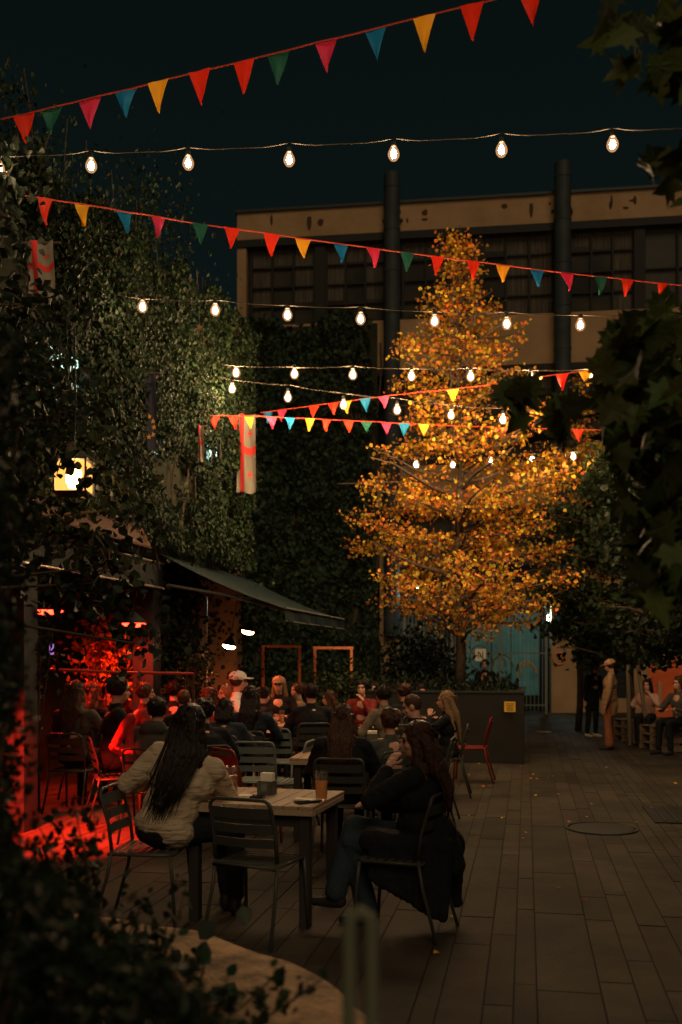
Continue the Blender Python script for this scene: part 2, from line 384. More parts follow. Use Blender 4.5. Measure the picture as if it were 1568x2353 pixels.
# small lamps on the facade
for (px, py) in ((957, 1348), (969, 1350), (1256, 1393), (1257, 1420)):
    u = bu(px); Z = BO.y+BU.y*u; z = H+(HY-py)*Z/F
    k = MB(); k.box((u, -.06, z), (.07, .06, .14)); l = k.build('wall_lamp', M['whiteglow'], B)
    k = MB(); k.box((u, -.01, z+.05), (.10, .05, .22)); k.build('bracket', M['darkmetal'], l)
# mural panels behind the bar fence
def fac(px, out): return BO+BU*bu(px)+BN*out
mu = thing('mural_door', 'tall teal painted door panels behind the bar fence', 'mural', fac(1175, .25), BA)
for q, (a, b, z0, z1) in enumerate(((1068, 1128, .9, 2.55), (1131, 1172, .5, 2.75), (1175, 1238, .5, 2.85))):
    k = MB(); k.box(((bu(a)+bu(b))/2-bu(1175), 0, (z0+z1)/2), (bu(b)-bu(a), .06, z1-z0)); pn = k.build('panel', M['mural'], mu)
    k = MB()
    for _ in range(2):
        cx = (bu(a)+bu(b))/2-bu(1175)+random.uniform(-.1, .1); cz = random.uniform(z0+.5, z1-.4); rr = random.uniform(.2, .3)
        k.tube([(cx+rr*math.cos(t), -.035, cz+rr*1.3*math.sin(t)) for t in np.linspace(0, random.uniform(3, 5.5), 14)], .022, 6)
    k.build('painted_swirl', M['star'] if q == 2 else M['white'], pn)
fn = thing('bar_fence', 'tall fence of thin vertical steel bars before the teal mural', 'fence', fac(1095, 1.0), BA)
k = MB(); span = bu(1250)-bu(935); off = bu(935)-bu(1095)
for q in np.arange(0, span, .11): k.box((off+q, 0, 1.75), (.018, .018, 3.3))
k.build('bars', M['chairgrey'], fn)
k = MB()
for z in (.25, 1.7, 3.2): k.box((off+span/2, .02, z), (span, .02, .04))
k.build('rail', M['chairgrey'], fn)
for q in (0, span*.34, span*.68, span):
    k = MB(); k.box((off+q, .04, 1.75), (.07, .07, 3.5)); k.build('post', M['chairgrey'], fn)
ps = thing('fence_poster', 'white paper poster with a dark letter N on the bar fence', 'poster', fac(1104, 1.06)+Vector((0, 0, H)), BA)
k = MB(); k.box((0, 0, 0), (.30, .01, .34)); k.build('sheet', M['paper'], ps)
k = MB(); k.box((-.06, -.008, 0), (.025, .004, .2)); k.box((.06, -.008, 0), (.025, .004, .2)); k.box((0, -.008, 0), (.022, .004, .22), Matrix.Rotation(R(-30), 3, 'Y')); k.build('letter', M['ink'], ps)
# ring mark on the pier
sg = thing('round_sign', 'faded red ring sign on the ochre pier beside the gate', 'sign', fac(1284, .33)+Vector((0, 0, bz(1513, 1284))), BA)
k = MB(); k.tube([(.17*math.cos(t), 0, .17*math.sin(t)) for t in np.linspace(0, 6.283, 28, endpoint=False)], .022, 6, True); k.build('ring', M['redframe'], sg)
k = MB(); k.box((0, 0, 0), (.03, .012, .18)); k.box((.04, 0, .05), (.07, .012, .03)); k.box((.04, 0, -.02), (.07, .012, .03)); k.build('mark', M['redframe'], sg)
# orange mural on the right
om = thing('orange_banner', 'orange banner with pale painted figures behind the seated people at right', 'banner', at(1545, 1560, 24.0).xy.to_3d()+Vector((0, 0, 0)), BA)
k = MB(); k.box((0, 0, 1.2), (1.1, .05, 2.1)); k.build('cloth', M['orangemural'], om)
k = MB()
for cx, cz, rr in ((-.15, 1.75, .12), (-.18, 1.35, .07), (.15, 1.9, .1)): k.ell((cx, -.03, cz), (rr, .02, rr*1.1))
k.tube([(-.35, -.03, 2.2), (-.28, -.03, 1.9), (-.15, -.03, 1.7), (.05, -.03, 1.55), (.15, -.03, 1.35)], .03, 6)
k.tube([(-.3, -.03, 1.0), (-.3, -.03, .6), (-.26, -.03, .3)], [.06, .045, .02], 6)
k.build('painted_figure', M['tan'], om)

# ------------------------------------------------------------------ left building with ivy and arcade
A = thing('ivy_building', 'tall left wing with open arcade under an ivy covered wall', 'building')
def wbox(k, t0, t1, o0, o1, z0, z1):
    c = (wp(t0, o0, z0)+wp(t1, o1, z1))/2; k.box(c, (abs(o1-o0), abs(t1-t0), z1-z0), Matrix.Rotation(RZW, 3, 'Z'))
k = MB(); wbox(k, -10, 3.55, -3.0, 0, 2.85, 6.0); k.build('upper_wall', M['ivywall'], A)
k = MB(); wbox(k, -10, 3.55, -3.0, -1.7, 0, 2.84); k.build('rear_wall', M['ivywall'], A)
k = MB(); wbox(k, 3.4, 3.7, -3.2, .02, 0, 6.95); k.build('end_wall', M['plaster'], A)
for t in (-9, -6, -3.2, .05):
    k = MB(); wbox(k, t-.13, t+.13, -.3, -.03, 0, 2.84); k.build('column', M['duct'], A)
k = MB(); wbox(k, -8.5, 0, .01, .07, 2.50, 2.78); k.build('fascia', M['darkmetal'], A)
for z in (2.485, 2.79):
    k = MB(); k.tube([wp(-8.5, .08, z), wp(0, .08, z)], .014, 8); k.build('edge_trim', M['steel'], A)
k = MB(); vs = [wp(-8.5, .0, 3.55), wp(-1.1, 0, 3.55), wp(-1.1, .35, 2.86), wp(-8.5, .35, 2.86)]; k.prism(vs, (0, 0, 0), (0, 0, .02)); k.build('lean_to_roof', M['brownroof'], A)
# lit windows
for (px0, px1, py0, py1) in ((112, 170, 812, 930), (474, 491, 985, 1062), (345, 360, 1010, 1040)):
    def tt(px):
        kx = (px-CX)/F; return (kx*W0.y-W0.x)/(ST.x-kx*ST.y)
    t0, t1 = tt(px0), tt(px1); Zm = W0.y+ST.y*(t0+t1)/2; z0 = H+(HY-py1)*Zm/F; z1 = H+(HY-py0)*Zm/F
    k = MB(); wbox(k, t0, t1, .01, .05, z0, z1); wn = k.build('window', M['coolwin'], A)
    k = MB(); wbox(k, (t0+t1)/2-.03, (t0+t1)/2+.03, .05, .08, z0, z1); wbox(k, t0, t1, .05, .08, (z0+z1)/2, (z0+z1)/2+.04); k.build('sash', M['winframe'], wn)
# violet screens inside the arcade
for px, py, w_, h_, Z in ((68, 1512, .10, .36, 10.4), (120, 1492, .05, .12, 11.2)):
    c = at(px, py, Z); t = thing('bar_screen', 'narrow violet lit panel inside the arcade' if px < 100 else 'small bluish lit strip inside the arcade right of the violet panel', 'screen', c)
    k = MB(); k.box((0, 0, 0), (w_+.02, .03, h_+.02)); k.build('casing', M['plasticblack'], t)
    k = MB(); k.box((0, -.017, 0), (w_, .003, h_)); k.build('display', M['violet'], t)
# downpipe pale
t = thing('downpipe', 'pale square downpipe beside the ivy column under the awning', 'pipe', at(468, 1465, 14.5).xy.to_3d())
k = MB(); k.box((0, 0, 1.4), (.11, .1, 2.2)); k.build('pipe', M['steel'], t)
for z in (.8, 1.5, 2.2):
    k = MB(); k.box((0, 0, z), (.16, .13, .03)); k.build('clip', M['darkmetal'], t)

# ivy
def leaves_wall(N, t0, t1, z0, z1, size, holes=(), out=.06, bulge=.20):
    t = rng.uniform(t0, t1, N); z = rng.uniform(z0, z1, N)
    nz = np.array([noise.noise(Vector((a*.9, b*.9, 3.1)))+.5*noise.noise(Vector((a*3, b*3, 1))) for a, b in zip(t, z)])
    keep = nz > -.32+rng.normal(size=N)*.08
    for (a, b, c, d) in holes: keep &= ~((t > a) & (t < b) & (z > c) & (z < d) & (rng.random(N) < .96))
    o_ = out+bulge*(nz+.5)+rng.uniform(-.08, .1, N)
    P = np.array(W0)[None]+np.outer(t, np.array(ST))+np.outer(o_, np.array(SN))+np.outer(z, [0, 0, 1])
    return P[keep], t[keep], z[keep]
vines = thing('wall_ivy', 'thick lit ivy covering the wall of the left wing', 'ivy')
holes = []
for (px0, px1, py0, py1) in ((115, 165, 815, 900), (474, 490, 990, 1058), (345, 360, 1012, 1038)):
    t0, t1 = tt(px0), tt(px1); Zm = W0.y+ST.y*(t0+t1)/2; holes.append((t0, t1, H+(HY-py1)*Zm/F, H+(HY-py0)*Zm/F))
P, t_, z_ = leaves_wall(90000, -6.5, 3.7, 2.95, 6.95, .09, holes)
P = P[z_ < np.interp(t_, [-6.5, -3.75, -2.5, .4, 3.6], [5.6, 6.0, 6.25, 6.6, 6.9])+.12*np.sin(t_*5)]
# curtain fringe above the roofline and on the end
plumes = []
for (px, py, Z, n, sp) in ((330, 450, 12.5, 120, .13), (345, 520, 12.5, 350, .3), (260, 560, 11.5, 600, .4), (50, 420, 9.3, 500, .22), (15, 330, 9.2, 250, .22), (120, 470, 9.6, 400, .25), (25, 220, 9.2, 90, .13), (420, 720, 13.6, 300, .16), (500, 740, 15, 200, .16), (385, 650, 13.0, 220, .14), (300, 600, 12, 600, .5)):
    c = np.array(at(px, py, Z)); plumes.append(c+rng.normal(size=(n, 3))*np.array([sp, sp, sp*1.2]))
P = np.concatenate([P]+plumes); N = len(P)
nor = nrm(np.array(SN)[None]+.75*rdir(N)+np.array([0, 0, .3])); tip = nrm(np.array([0, 0, -1.])[None]+.7*rdir(N))
leaf_obj('foliage', P, tip, nor, rng.uniform(.035, .07, N), M['ivy'], vines, wid=.85)
k = MB()
for q in range(26):
    t = random.uniform(-6, 3.5); pts = [wp(t+.25*math.sin(z*1.7+q), .10+.03*math.sin(z*3), z) for z in np.arange(2.7, 6.9, .35)]
    k.tube(pts, [max(.02-.002*i, .006) for i in range(len(pts))], 5)
k.build('stem', M['bark'], vines)
# ivy hanging on the arcade column and under the awning
lo = thing('column_ivy', 'ivy climbing the arcade pillar beside the pale downpipe', 'ivy')
P = np.concatenate([np.array(at(415, 1450, 13.4))+rng.normal(size=(2600, 3))*np.array([.14, .2, .75]), np.array(at(510, 1470, 16.0))+rng.normal(size=(1300, 3))*np.array([.35, .1, .8])]); P = P[(P[:, 2] > .4) & (P[:, 2] < 2.9)]; N = len(P)
leaf_obj('foliage', P, nrm(np.array([0, 0, -1.])+.8*rdir(N)), nrm(np.array([.4, -1, .2])+.8*rdir(N)), rng.uniform(.05, .09, N), M['ivy'], lo, wid=.85)
k = MB(); b0 = at(415, 1505, 13.4)
for q in range(5): k.tube([(b0.x+.1*math.sin(q+z), b0.y+.08*math.cos(q*2+z), z) for z in np.arange(0, 2.8, .25)], .015, 5)
k.build('stem', M['bark'], lo)
# ivy on the back building
iv = thing('dark_ivy', 'dark ivy curtain over the lower left part of the factory front', 'ivy')
N = 26000; u = rng.uniform(bu(548), bu(872), N); z = rng.uniform(0, 11.6, N)
edge = np.array([noise.noise(Vector((b*.8, 5.5, 0)))*.35 for b in z]); keep = (u < bu(862)+edge) & (z < 11.35+.3*np.sin(u*2.3)+rng.normal(size=N)*.12)
ho = np.array([noise.noise(Vector((a*.8, b*.5, 9)))+.6*noise.noise(Vector((a*2.6, b*2.0, 4))) for a, b in zip(u, z)])
keep &= (ho > -.75+rng.uniform(0, .15, N)); u = u[keep]; z = z[keep]; ho = ho[keep]; N = len(u)
P = np.array(BO)[None]+np.outer(u, np.array(BU))+np.outer(.15+.5*(ho+.6)+rng.uniform(-.1, .15, N), np.array(BN))+np.outer(z, [0, 0, 1])
leaf_obj('foliage', P, nrm(np.array([0, 0, -1.])+.8*rdir(N)), nrm(np.array(BN)[None]+.8*rdir(N)+np.array([0, 0, .3])), rng.uniform(.10, .20, N), M['ivydark'], iv, wid=.85)
k = MB()
for q in range(18):
    uu = random.uniform(bu(560), bu(860)); k.tube([BO+BU*(uu+.3*math.sin(zz*.7+q))+BN*.12+Vector((0, 0, zz)) for zz in np.arange(0, 11, .6)], .03, 5)
k.build('stem', M['bark'], iv)
k = MB(); k.box(((bu(552)+bu(868))/2, -.04, 5.7), (bu(868)-bu(552), .1, 11.4)); k.build('plain_wall', M['ivywall'], B)

# awning
aw = thing('green_awning', 'dark green cloth awning sloping out over the terrace', 'awning')
Cn = wp(0.0, 1.62, 2.20)-SN*0; w0 = wp(.0, .05, 2.92); f0 = wp(0, 1.62, 2.2)
def awp(t, s): return wp(t, .05+1.6*s, 2.92-.70*s-.05*math.sin(math.pi*s))
k = MB(); nu, nv = 10, 8; vs = []; fs = []
for j in range(nv+1):
    for i in range(nu+1): vs.append(awp(-.1+3.95*i/nu, j/nv)+Vector((0, 0, .012*math.sin(i*2.4)*j/nv)))
nn = len(vs); vs += [v-Vector((0, 0, .012)) for v in vs]
for j in range(nv):
    for i in range(nu):
        a = j*(nu+1)+i; fs.append([a, a+1, a+nu+2, a+nu+1]); fs.append([nn+a, nn+a+nu+1, nn+a+nu+2, nn+a+1])
k.add(vs, fs); k.build('canopy', M['awning'], aw, smooth=True)
k = MB(); vs = []; fs = []
for i in range(21):
    t = -.1+3.95*i/20; pz = awp(t, 1); vs += [pz+SN*.01, pz+SN*(.02+.02*math.sin(i*1.3))-Vector((0, 0, .15+.012*math.sin(i*.9)))]
for i in range(20): fs.append([2*i, 2*i+2, 2*i+3, 2*i+1])
k.add(vs, fs); k.build('valance', M['awning'], aw)
for dz in (0, -.155):
    k = MB(); k.tube([awp(-.1, 1)+SN*.02+Vector((0, 0, dz)), awp(3.85, 1)+SN*.02+Vector((0, 0, dz))], .011 if dz else .018, 6); k.build('front_bar', M['awningedge'], aw)
for t in (.0, 3.7):
    k = MB(); k.tube([awp(t, .05)-Vector((0, 0, .35)), awp(t, .5)-Vector((0, 0, .12)), awp(t, 1)-Vector((0, 0, .02))], .018, 6); k.build('arm', M['awningedge'], aw)

# two timber frames
for i, (x0, x1, yt, Z, lab) in enumerate(((605, 689, 1489, 16.2, 'red lit open timber frame nearer the terrace lamps'), (724, 808, 1492, 16.6, 'red lit open timber frame nearer the planter tree'))):
    a = at(x0, yt, Z); b = at(x1, yt, Z); w_ = b.x-a.x; t = thing('timber_frame', lab, 'frame', ((a.x+b.x)/2, Z, 0), 0, 'open timber frames at the back of the terrace')
    for s in (-1, 1):
        k = MB(); k.box((s*w_/2, 0, a.z/2), (.045, .045, a.z)); k.build('post', M['redframe'], t)
    k = MB(); k.box((0, 0, a.z+.023), (w_+.06, .05, .045)); k.build('crossbar', M['redframe'], t)
# red rail
a = at(90, 1537, 10.6); b = at(445, 1548, 11.3); t = thing('red_rail', 'long red rail over the heads of the crowd at left', 'rail')
k = MB(); k.tube([a, (a+b)/2-Vector((0, 0, .012)), b], .016, 8); k.build('bar', M['redrail'], t)
for q in (0, .5, .955, 1):
    c = a.lerp(b, q); k = MB(); k.tube([(c.x, c.y, 0), (c.x, c.y, c.z)], .014, 8); k.build('post', M['tableleg'], t)

# ------------------------------------------------------------------ hanging flags
def st_flag(px0, px1, py0, py1, Z, lab, mode='cross'):
    a = at(px0, py0, Z); b = at(px1, py1, Z); w_ = b.x-a.x; h_ = a.z-b.z
    t = thing('hanging_flag', lab, 'flag', (a.x, Z, b.z)); nx, nz = 10, 16
    def P(u, v): return Vector((u*w_*(1-.12*v*0), .03*math.sin(u*9+v*2.5)+.02*math.sin(v*5), v*h_+.02*math.sin(u*7)))
    def sheet(u0, u1, v0, v1, off, m, nm, par):
        k = MB(); vs = []; fs = []; mx, mz = max(2, int(nx*(u1-u0)+1)), max(2, int(nz*(v1-v0)+1))
        for j in range(mz+1):
            for i in range(mx+1): vs.append(P(u0+(u1-u0)*i/mx, v0+(v1-v0)*j/mz)-Vector((0, off, 0)))
        for j in range(mz):
            for i in range(mx): q = j*(mx+1)+i; fs.append([q, q+1, q+mx+2, q+mx+1])
        k.add(vs, fs); return k.build(nm, m, par, smooth=True)
    if mode == 'cross':
        c = sheet(0, 1, 0, 1, 0, M['white'], 'cloth', t)
        sheet(.18, .40, 0, 1, .006, M['crossred'], 'stripe', c); sheet(0, 1, .50, .60, .007, M['crossred'], 'stripe', c)
        for cu, cv in ((.70, .25), (.70, .78)):
            sheet(cu-.13, cu+.13, cv-.012, cv+.012, .008, M['crossred'], 'small_cross', c); sheet(cu-.035, cu+.035, cv-.045, cv+.045, .009, M['crossred'], 'small_cross', c)
    else:
        c = sheet(0, 1, 0, 1, 0, M['navy'], 'cloth', t)
        for q in range(9):
            an = 2*math.pi*q/9; p0 = P(.5+.33*math.cos(an), .3+.14*math.sin(an))-Vector((0, .01, 0))
            pts = [p0+Vector((rr*math.sin(z*math.pi/5), 0, rr*math.cos(z*math.pi/5))) for z, rr in zip(range(10), [.035, .015]*5)]
            k = MB(); k.prism(pts, (0, -.003, 0), (0, 0, 0)); k.build('star', M['star'], c)
    k = MB(); k.tube([(-.05, 0, h_), (w_+.05, 0, h_)], .012, 6); k.build('pole', M['bark'], t)
st_flag(64, 126, 558, 676, 8.55, 'white flag with red cross high on the ivy at far left')
st_flag(544, 588, 955, 1132, 15.0, 'large white flag with red cross hanging at the ivy corner')
st_flag(455, 469, 980, 1058, 13.3, 'narrow furled white flag with red cross left of the large one')
st_flag(322, 360, 858, 1030, 11.5, 'dark blue flag with gold stars hanging on the ivy', 'stars')

# ------------------------------------------------------------------ string lights
def string(lab, pts, bulbs, drop, bm='bulb', rb=.030):
    """pts: cable control points (px,py,Z); bulbs: (px,py,Z)"""
    c0 = at(*pts[0]); t = thing('string_lights', lab, 'string lights', (0, 0, 0), 0, 'cables of bulbs strung over the terrace')
    P = [at(*q) for q in pts]; k = MB(); line = []
    for i in range(len(P)-1):
        n = 8
        for j in range(n):
            s = j/n; line.append(P[i].lerp(P[i+1], s)-Vector((0, 0, .03*math.sin(math.pi*s)))+Vector((0, 0, .006*math.sin(j*5.1))))
    line.append(P[-1]); k.tube(line, .0042, 5); k.build('cable', M['cable'], t)
    for b in bulbs:
        c = at(*b); s = b[2]
        k = MB(); r = rb
        pf = [(.002, -r*1.15), (r*.55, -r), (r*.92, -r*.45), (r, 0), (r*.9, r*.5), (r*.6, r*1.1), (r*.42, r*1.5)]; k.lathe([(a*.64, b*.7) for a, b in pf], (0, 0, 0), 14); o = k.build('bulb', M[bm], t, smooth=True, loc=c)
        k = MB(); k.lathe([(a*1.3, b*1.25) for a, b in pf], (0, 0, 0), 14); k.build('glass', M['bulbhalo'], o, smooth=True)  # outer shell shaped as the bulb's glow, wider than its hot core
        k = MB(); k.lathe([(r*.45, r*1.75), (r*.5, r*1.85), (r*.5, r*2.8), (r*.2, r*3.0)], (0, 0, 0), 10); k.tube([(0, 0, r*2.8), (.004, 0, drop*s/F)], .004, 5); k.build('socket', M['socket'], o)
string('nearest string of six large bulbs crossing the night sky', [(-60, 355, 7.4), (210, 346, 7.4), (433, 338, 7.4), (665, 328, 7.4), (905, 318, 7.3), (1153, 306, 7.2), (1408, 294, 7.1), (1640, 283, 7.0)],
       [(-2, 388, 7.4), (210, 382, 7.4), (433, 376, 7.4), (665, 368, 7.4), (905, 355, 7.3), (1153, 346, 7.2), (1408, 333, 7.1)], 32, rb=.033)
string('string of seven bulbs just under the middle bunting', [(270, 678, 10.4), (495, 689, 10.4), (829, 705, 10.4), (1165, 717, 10.4), (1510, 722, 10.4), (1700, 720, 10.4)],
       [(328, 706, 10.4), (495, 714, 10.4), (661, 725, 10.4), (829, 734, 10.4), (999, 739, 10.4), (1165, 745, 10.4), (1334, 748, 10.4)], 22, rb=.040)
string('level string of bulbs passing before the golden tree', [(510, 838, 12.8), (811, 841, 12.8), (1082, 845, 12.8), (1350, 848, 12.8), (1620, 850, 12.8)],
       [(543, 857, 12.8), (677, 860, 12.8), (811, 862, 12.8), (946, 865, 12.8), (1082, 866, 12.8), (1220, 868, 12.8), (1360, 870, 12.8), (1503, 871, 12.8)], 18, 'bulb2', .044)
string('slanting string of bulbs dropping towards the golden tree', [(495, 864, 14.0), (662, 884, 14.0), (913, 915, 14.0), (1156, 938, 14.0), (1450, 955, 14.0)],
       [(534, 894, 14.0), (662, 914, 14.0), (790, 931, 14.0), (913, 943, 14.0), (1037, 955, 14.0), (1156, 965, 14.0), (1275, 972, 14.0), (1391, 975, 14.0)], 17, 'bulb2', .046)
string('lowest string of small bulbs behind the golden tree', [(850, 1045, 18.9), (1041, 1052, 18.9), (1223, 1043, 18.9), (1420, 1030, 18.9), (1620, 1020, 18.9)],
       [(957, 1068, 18.9), (1041, 1068, 18.9), (1130, 1061, 18.9), (1223, 1056, 18.9), (1318, 1050, 18.9), (1422, 1043, 18.9), (1525, 1037, 18.9)], 13, 'bulb', .052)
# far lamps on the right, small
for px, py, Z, lab in ((1322, 1269, 24, 'tiny white lamp right of the golden tree crown'), (1462, 1268, 23, 'tiny white lamp glimpsed inside the green tree'), (1470, 1348, 22, 'tiny white lamp low in the green tree leaves')):
    t = thing('small_lamp', lab, 'lamp', at(px, py, Z)); k = MB(); k.ell((0, 0, 0), .028); k.build('bulb', M['bulb'], t); k = MB(); k.lathe([(.03, .03), (.05, .02), (.012, .06)], n=10); k.tube([(0, 0, .05), (0, 0, .5)], .006, 5); k.build('cap', M['darkmetal'], t)

# ------------------------------------------------------------------ bunting
def bunting(lab, rope, flags, w, h):
    """rope: (px,py,Z) control points; flags: (px, colour)"""
    t = thing('bunting', lab, 'bunting', (0, 0, 0), 0, 'strings of coloured pennants over the terrace')
    P = [at(*q) for q in rope]; xs = [q[0] for q in rope]
    def pos(px):
        for i in range(len(xs)-1):
            if px <= xs[i+1] or i == len(xs)-2: break
        # perspective-correct parameter along the segment
        a, b = P[i], P[i+1]; kx = (px-CX)/F; s = (kx*a.y-a.x)/((b.x-a.x)-kx*(b.y-a.y)); return a.lerp(b, s), (b-a).normalized()
    k = MB(); line = []
    for i in range(len(P)-1):
        for j in range(6): line.append(P[i].lerp(P[i+1], j/6)+Vector((0, 0, .004*math.sin(i*3+j*4))))
    line.append(P[-1]); k.tube(line, .007, 5); k.build('cord', M['rope'], t)
    for n, (px, c) in enumerate(flags):
        q, d = pos(px); sw = random.uniform(-.05, .08); bl = random.uniform(-.10, .10); k = MB()
        wj = w*random.uniform(.94, 1.05); hj = h*random.uniform(.93, 1.05)
        dn = (Vector((0, bl, -1))+d*sw).normalized(); nn = d.cross(dn).normalized(); vs = []; fs = []; m_ = 6
        for r_ in range(m_+1):
            v = r_/m_; hw = wj/2*(1-v)+.004
            for c_ in range(5):
                s = c_/4*2-1; vs.append(d*(s*hw)+dn*(hj*v)+nn*(.018*math.sin(s*3.0+n*1.7)*(.3+v)+.02*math.sin(v*3+n)))
        nv_ = len(vs); vs += [x+nn*.0012 for x in vs]
        for r_ in range(m_):
            for c_ in range(4): a_ = r_*5+c_; fs.append([a_, a_+1, a_+6, a_+5]); fs.append([nv_+a_, nv_+a_+5, nv_+a_+6, nv_+a_+1])
        k.add(vs, fs); o = k.build('pennant', M['flag_'+c], t, smooth=True, loc=q); o['label'] = c+' pennant'
r_, y_, b_, p_, g_ = 'red', 'yellow', 'blue', 'pink', 'green'
bunting('topmost bunting rising to the upper right across the sky', [(-60, 290, 8.7), (160, 238, 8.7), (600, 130, 8.5), (1000, 32, 8.1), (1340, -52, 7.6)],
        [(55, r_), (118, g_), (205, p_), (289, b_), (365, y_), (460, r_), (561, r_), (638, g_), (748, p_), (863, b_), (976, y_), (1087, r_), (1219, r_)], .185, .265)
bunting('middle bunting sloping down to the right before the window band', [(50, 448, 8.6), (200, 471, 9.3), (450, 513, 10.5), (900, 577, 11.6), (1300, 627, 12.6), (1640, 664, 13.4)],
        [(105, r_), (191, y_), (289, b_), (365, p_), (458, g_), (532, r_), (625, r_), (698, y_), (785, b_), (858, p_), (935, g_), (1004, r_), (1087, r_), (1158, y_), (1238, b_), (1304, p_), (1379, g_), (1441, r_), (1524, r_)], .185, .225)
bunting('low bunting rising to the right through the golden tree', [(600, 948, 15.8), (760, 927, 15.3), (900, 908, 14.9), (1100, 888, 14.5), (1240, 866, 12.6), (1352, 852, 12.2), (1450, 842, 12.0)],
        [(616, b_), (648, p_), (721, r_), (766, r_), (797, y_), (841, b_), (882, p_), (1040, y_), (1137, p_), (1240, y_), (1293, r_), (1347, y_), (1405, b_)], .17, .19)
bunting('lowest bunting hanging level behind the golden tree', [(470, 955, 13.7), (600, 957, 14.3), (800, 966, 15.2), (1000, 977, 15.2), (1200, 984, 15.4), (1480, 990, 15.6)],
        [(494, r_), (538, r_), (575, y_), (625, p_), (665, b_), (711, y_), (752, r_), (801, r_), (842, g_), (888, p_), (929, b_), (974, y_), (1156, p_), (1187, b_), (1330, r_), (1428, r_)], .165, .185)

# ------------------------------------------------------------------ lamps
def heater(px, py, Z, lab, nm='heat_lamp', m='redglow', r=.16, spot=0, colr=(1, .07, .02), cone=70, cord=.7, tilt=0, aim=(0, 0)):
    t = thing(nm, lab, 'lamp', at(px, py, Z), 0, 'hanging lamps over the terrace'); t.rotation_euler = (0, R(tilt), 0)
    k = MB(); k.lathe([(r, .0), (r*.95, .02), (r*.45, .09), (r*.25, .12), (.02, .14)], n=20); k.build('shade', M['darkmetal'], t, smooth=False)
    k = MB(); k.lathe([(r*.3, -.05), (r*.7, -.038), (r*.88, -.016), (r*.88, -.003)], n=20); k.build('bulb', M[m], t)
    k = MB(); k.tube([(0, 0, .13), (0, 0, cord)], .006, 5); k.build('cord', M['darkmetal'], t)
    if spot:
        ld = bpy.data.lights.new('lamp_light', 'SPOT'); lo_ = bpy.data.objects.new('lamp_light', ld); col.objects.link(lo_); lo_.parent = t; lo_.location = (0, 0, -.07); lo_.rotation_euler = (R(aim[0]), R(aim[1]), 0)
        ld.energy = spot; ld.color = colr; ld.spot_size = R(cone); ld.spot_blend = .7; ld.shadow_soft_size = .06
    return t
heater(105, 1402, 11.4, 'leftmost red heat lamp glowing in the arcade', r=.22, spot=330, cone=140, colr=(1, .035, .012))
heater(308, 1432, 12.0, 'red heat lamp behind leaves right of the leftmost one', spot=150, cone=160, colr=(1, .04, .012))
heater(-28, 1290, 8.3, 'red heat lamp at the far left edge over the bright floor pool', spot=5200, cone=54, colr=(1, .022, .008), aim=(17, -10))
heater(527, 1483, 13.6, 'lower small warm pendant under the green awning', 'pendant_lamp', 'warmglow', .10, spot=120, colr=(1, .22, .08), cone=150, tilt=10)
heater(570, 1450, 14.6, 'upper small warm pendant under the green awning', 'pendant_lamp', 'warmglow', .10, spot=110, colr=(1, .25, .1), cone=150, tilt=10)
t = thing('wall_lantern', 'glowing square lantern among dark leaves on the left wing', 'lantern', at(170, 1097, 6.75)); t.scale = (.8, .8, .8)
k = MB(); k.box((0, 0, 0), (.25, .25, .25)); k.build('glass', M['lanternglass'], t)
k = MB(); k.lathe([(.04, -.09), (.065, -.04), (.065, .05), (.03, .09)], n=14); k.build('bulb', M['lantern'], t)
k = MB()
for x in (-1, 1):
    for y in (-1, 1): k.box((x*.132, y*.132, 0), (.014, .014, .27))
k.box((0, 0, .14), (.29, .29, .015)); k.box((0, 0, -.14), (.29, .29, .015)); k.build('cage', M['darkmetal'], t)
k = MB(); k.lathe([(.19, .15), (.03, .24), (.01, .26)], n=4); k.tube([(0, 0, .24), (.01, .03, .6), (-.02, .1, 1.3)], .007, 5); k.build('cap', M['darkmetal'], t)

# ------------------------------------------------------------------ planter + golden tree
pc = at(1205, 1755, 15.1); t = thing('steel_planter', 'dark steel planter box holding the golden tree', 'planter', (pc.x, pc.y, 0), RZW)
PL, PD, PH = 3.0, 2.2, 1.075
k = MB(); k.box((-PL/2, PD/2, PH/2), (PL, PD, PH)); k.build('body', M['planter'], t, bevel=.01)
k = MB(); 
for (c, d) in (((-PL/2, .02, PH+.01), (PL+.04, .07, .03)), ((-PL/2, PD-.02, PH+.01), (PL+.04, .07, .03)), ((-.02, PD/2, PH+.012), (.07, PD-.1, .03)), ((-PL+.02, PD/2, PH+.012), (.07, PD-.1, .03))): k.box(c, d)
k.build('rim', M['darkmetal'], t)
k = MB(); k.box((-PL/2, PD/2, PH+.005), (PL-.12, PD-.12, .02)); k.build('soil', M['soil'], t)
t2 = thing('notice_plate', 'small yellow notice on the front of the steel planter', 'sign', at(1172, 1624, 15.02), RZW)
k = MB(); k.box((0, 0, 0), (.165, .006, .155)); k.build('plate', M['yellow'], t2)
k = MB()
for z in (.045, .02, -.005, -.03, -.052): k.box((0, -.0045, z), (.12-.02*(z < 0), .002, .009))
k.build('lettering', M['ink'], t2)
gp = thing('planter_grass', 'low tufts of grass and leaves growing in the steel planter', 'plants'); gp['kind'] = 'stuff'
N = 1500; Mx = Matrix.Rotation(RZW, 3, 'Z'); P = np.array([pc+Mx @ Vector((-random.uniform(.1, PL-.1), random.uniform(.08, PD-.1), 0)) for _ in range(N)]); P[:, 2] = PH+rng.exponential(.07, N)
leaf_obj('foliage', P, nrm(np.array([0, 0, 1.])+.8*rdir(N)), rdir(N), rng.uniform(.05, .14, N), M['deepgreen'], gp, wid=.35)
gp.name = 'planter_grass'

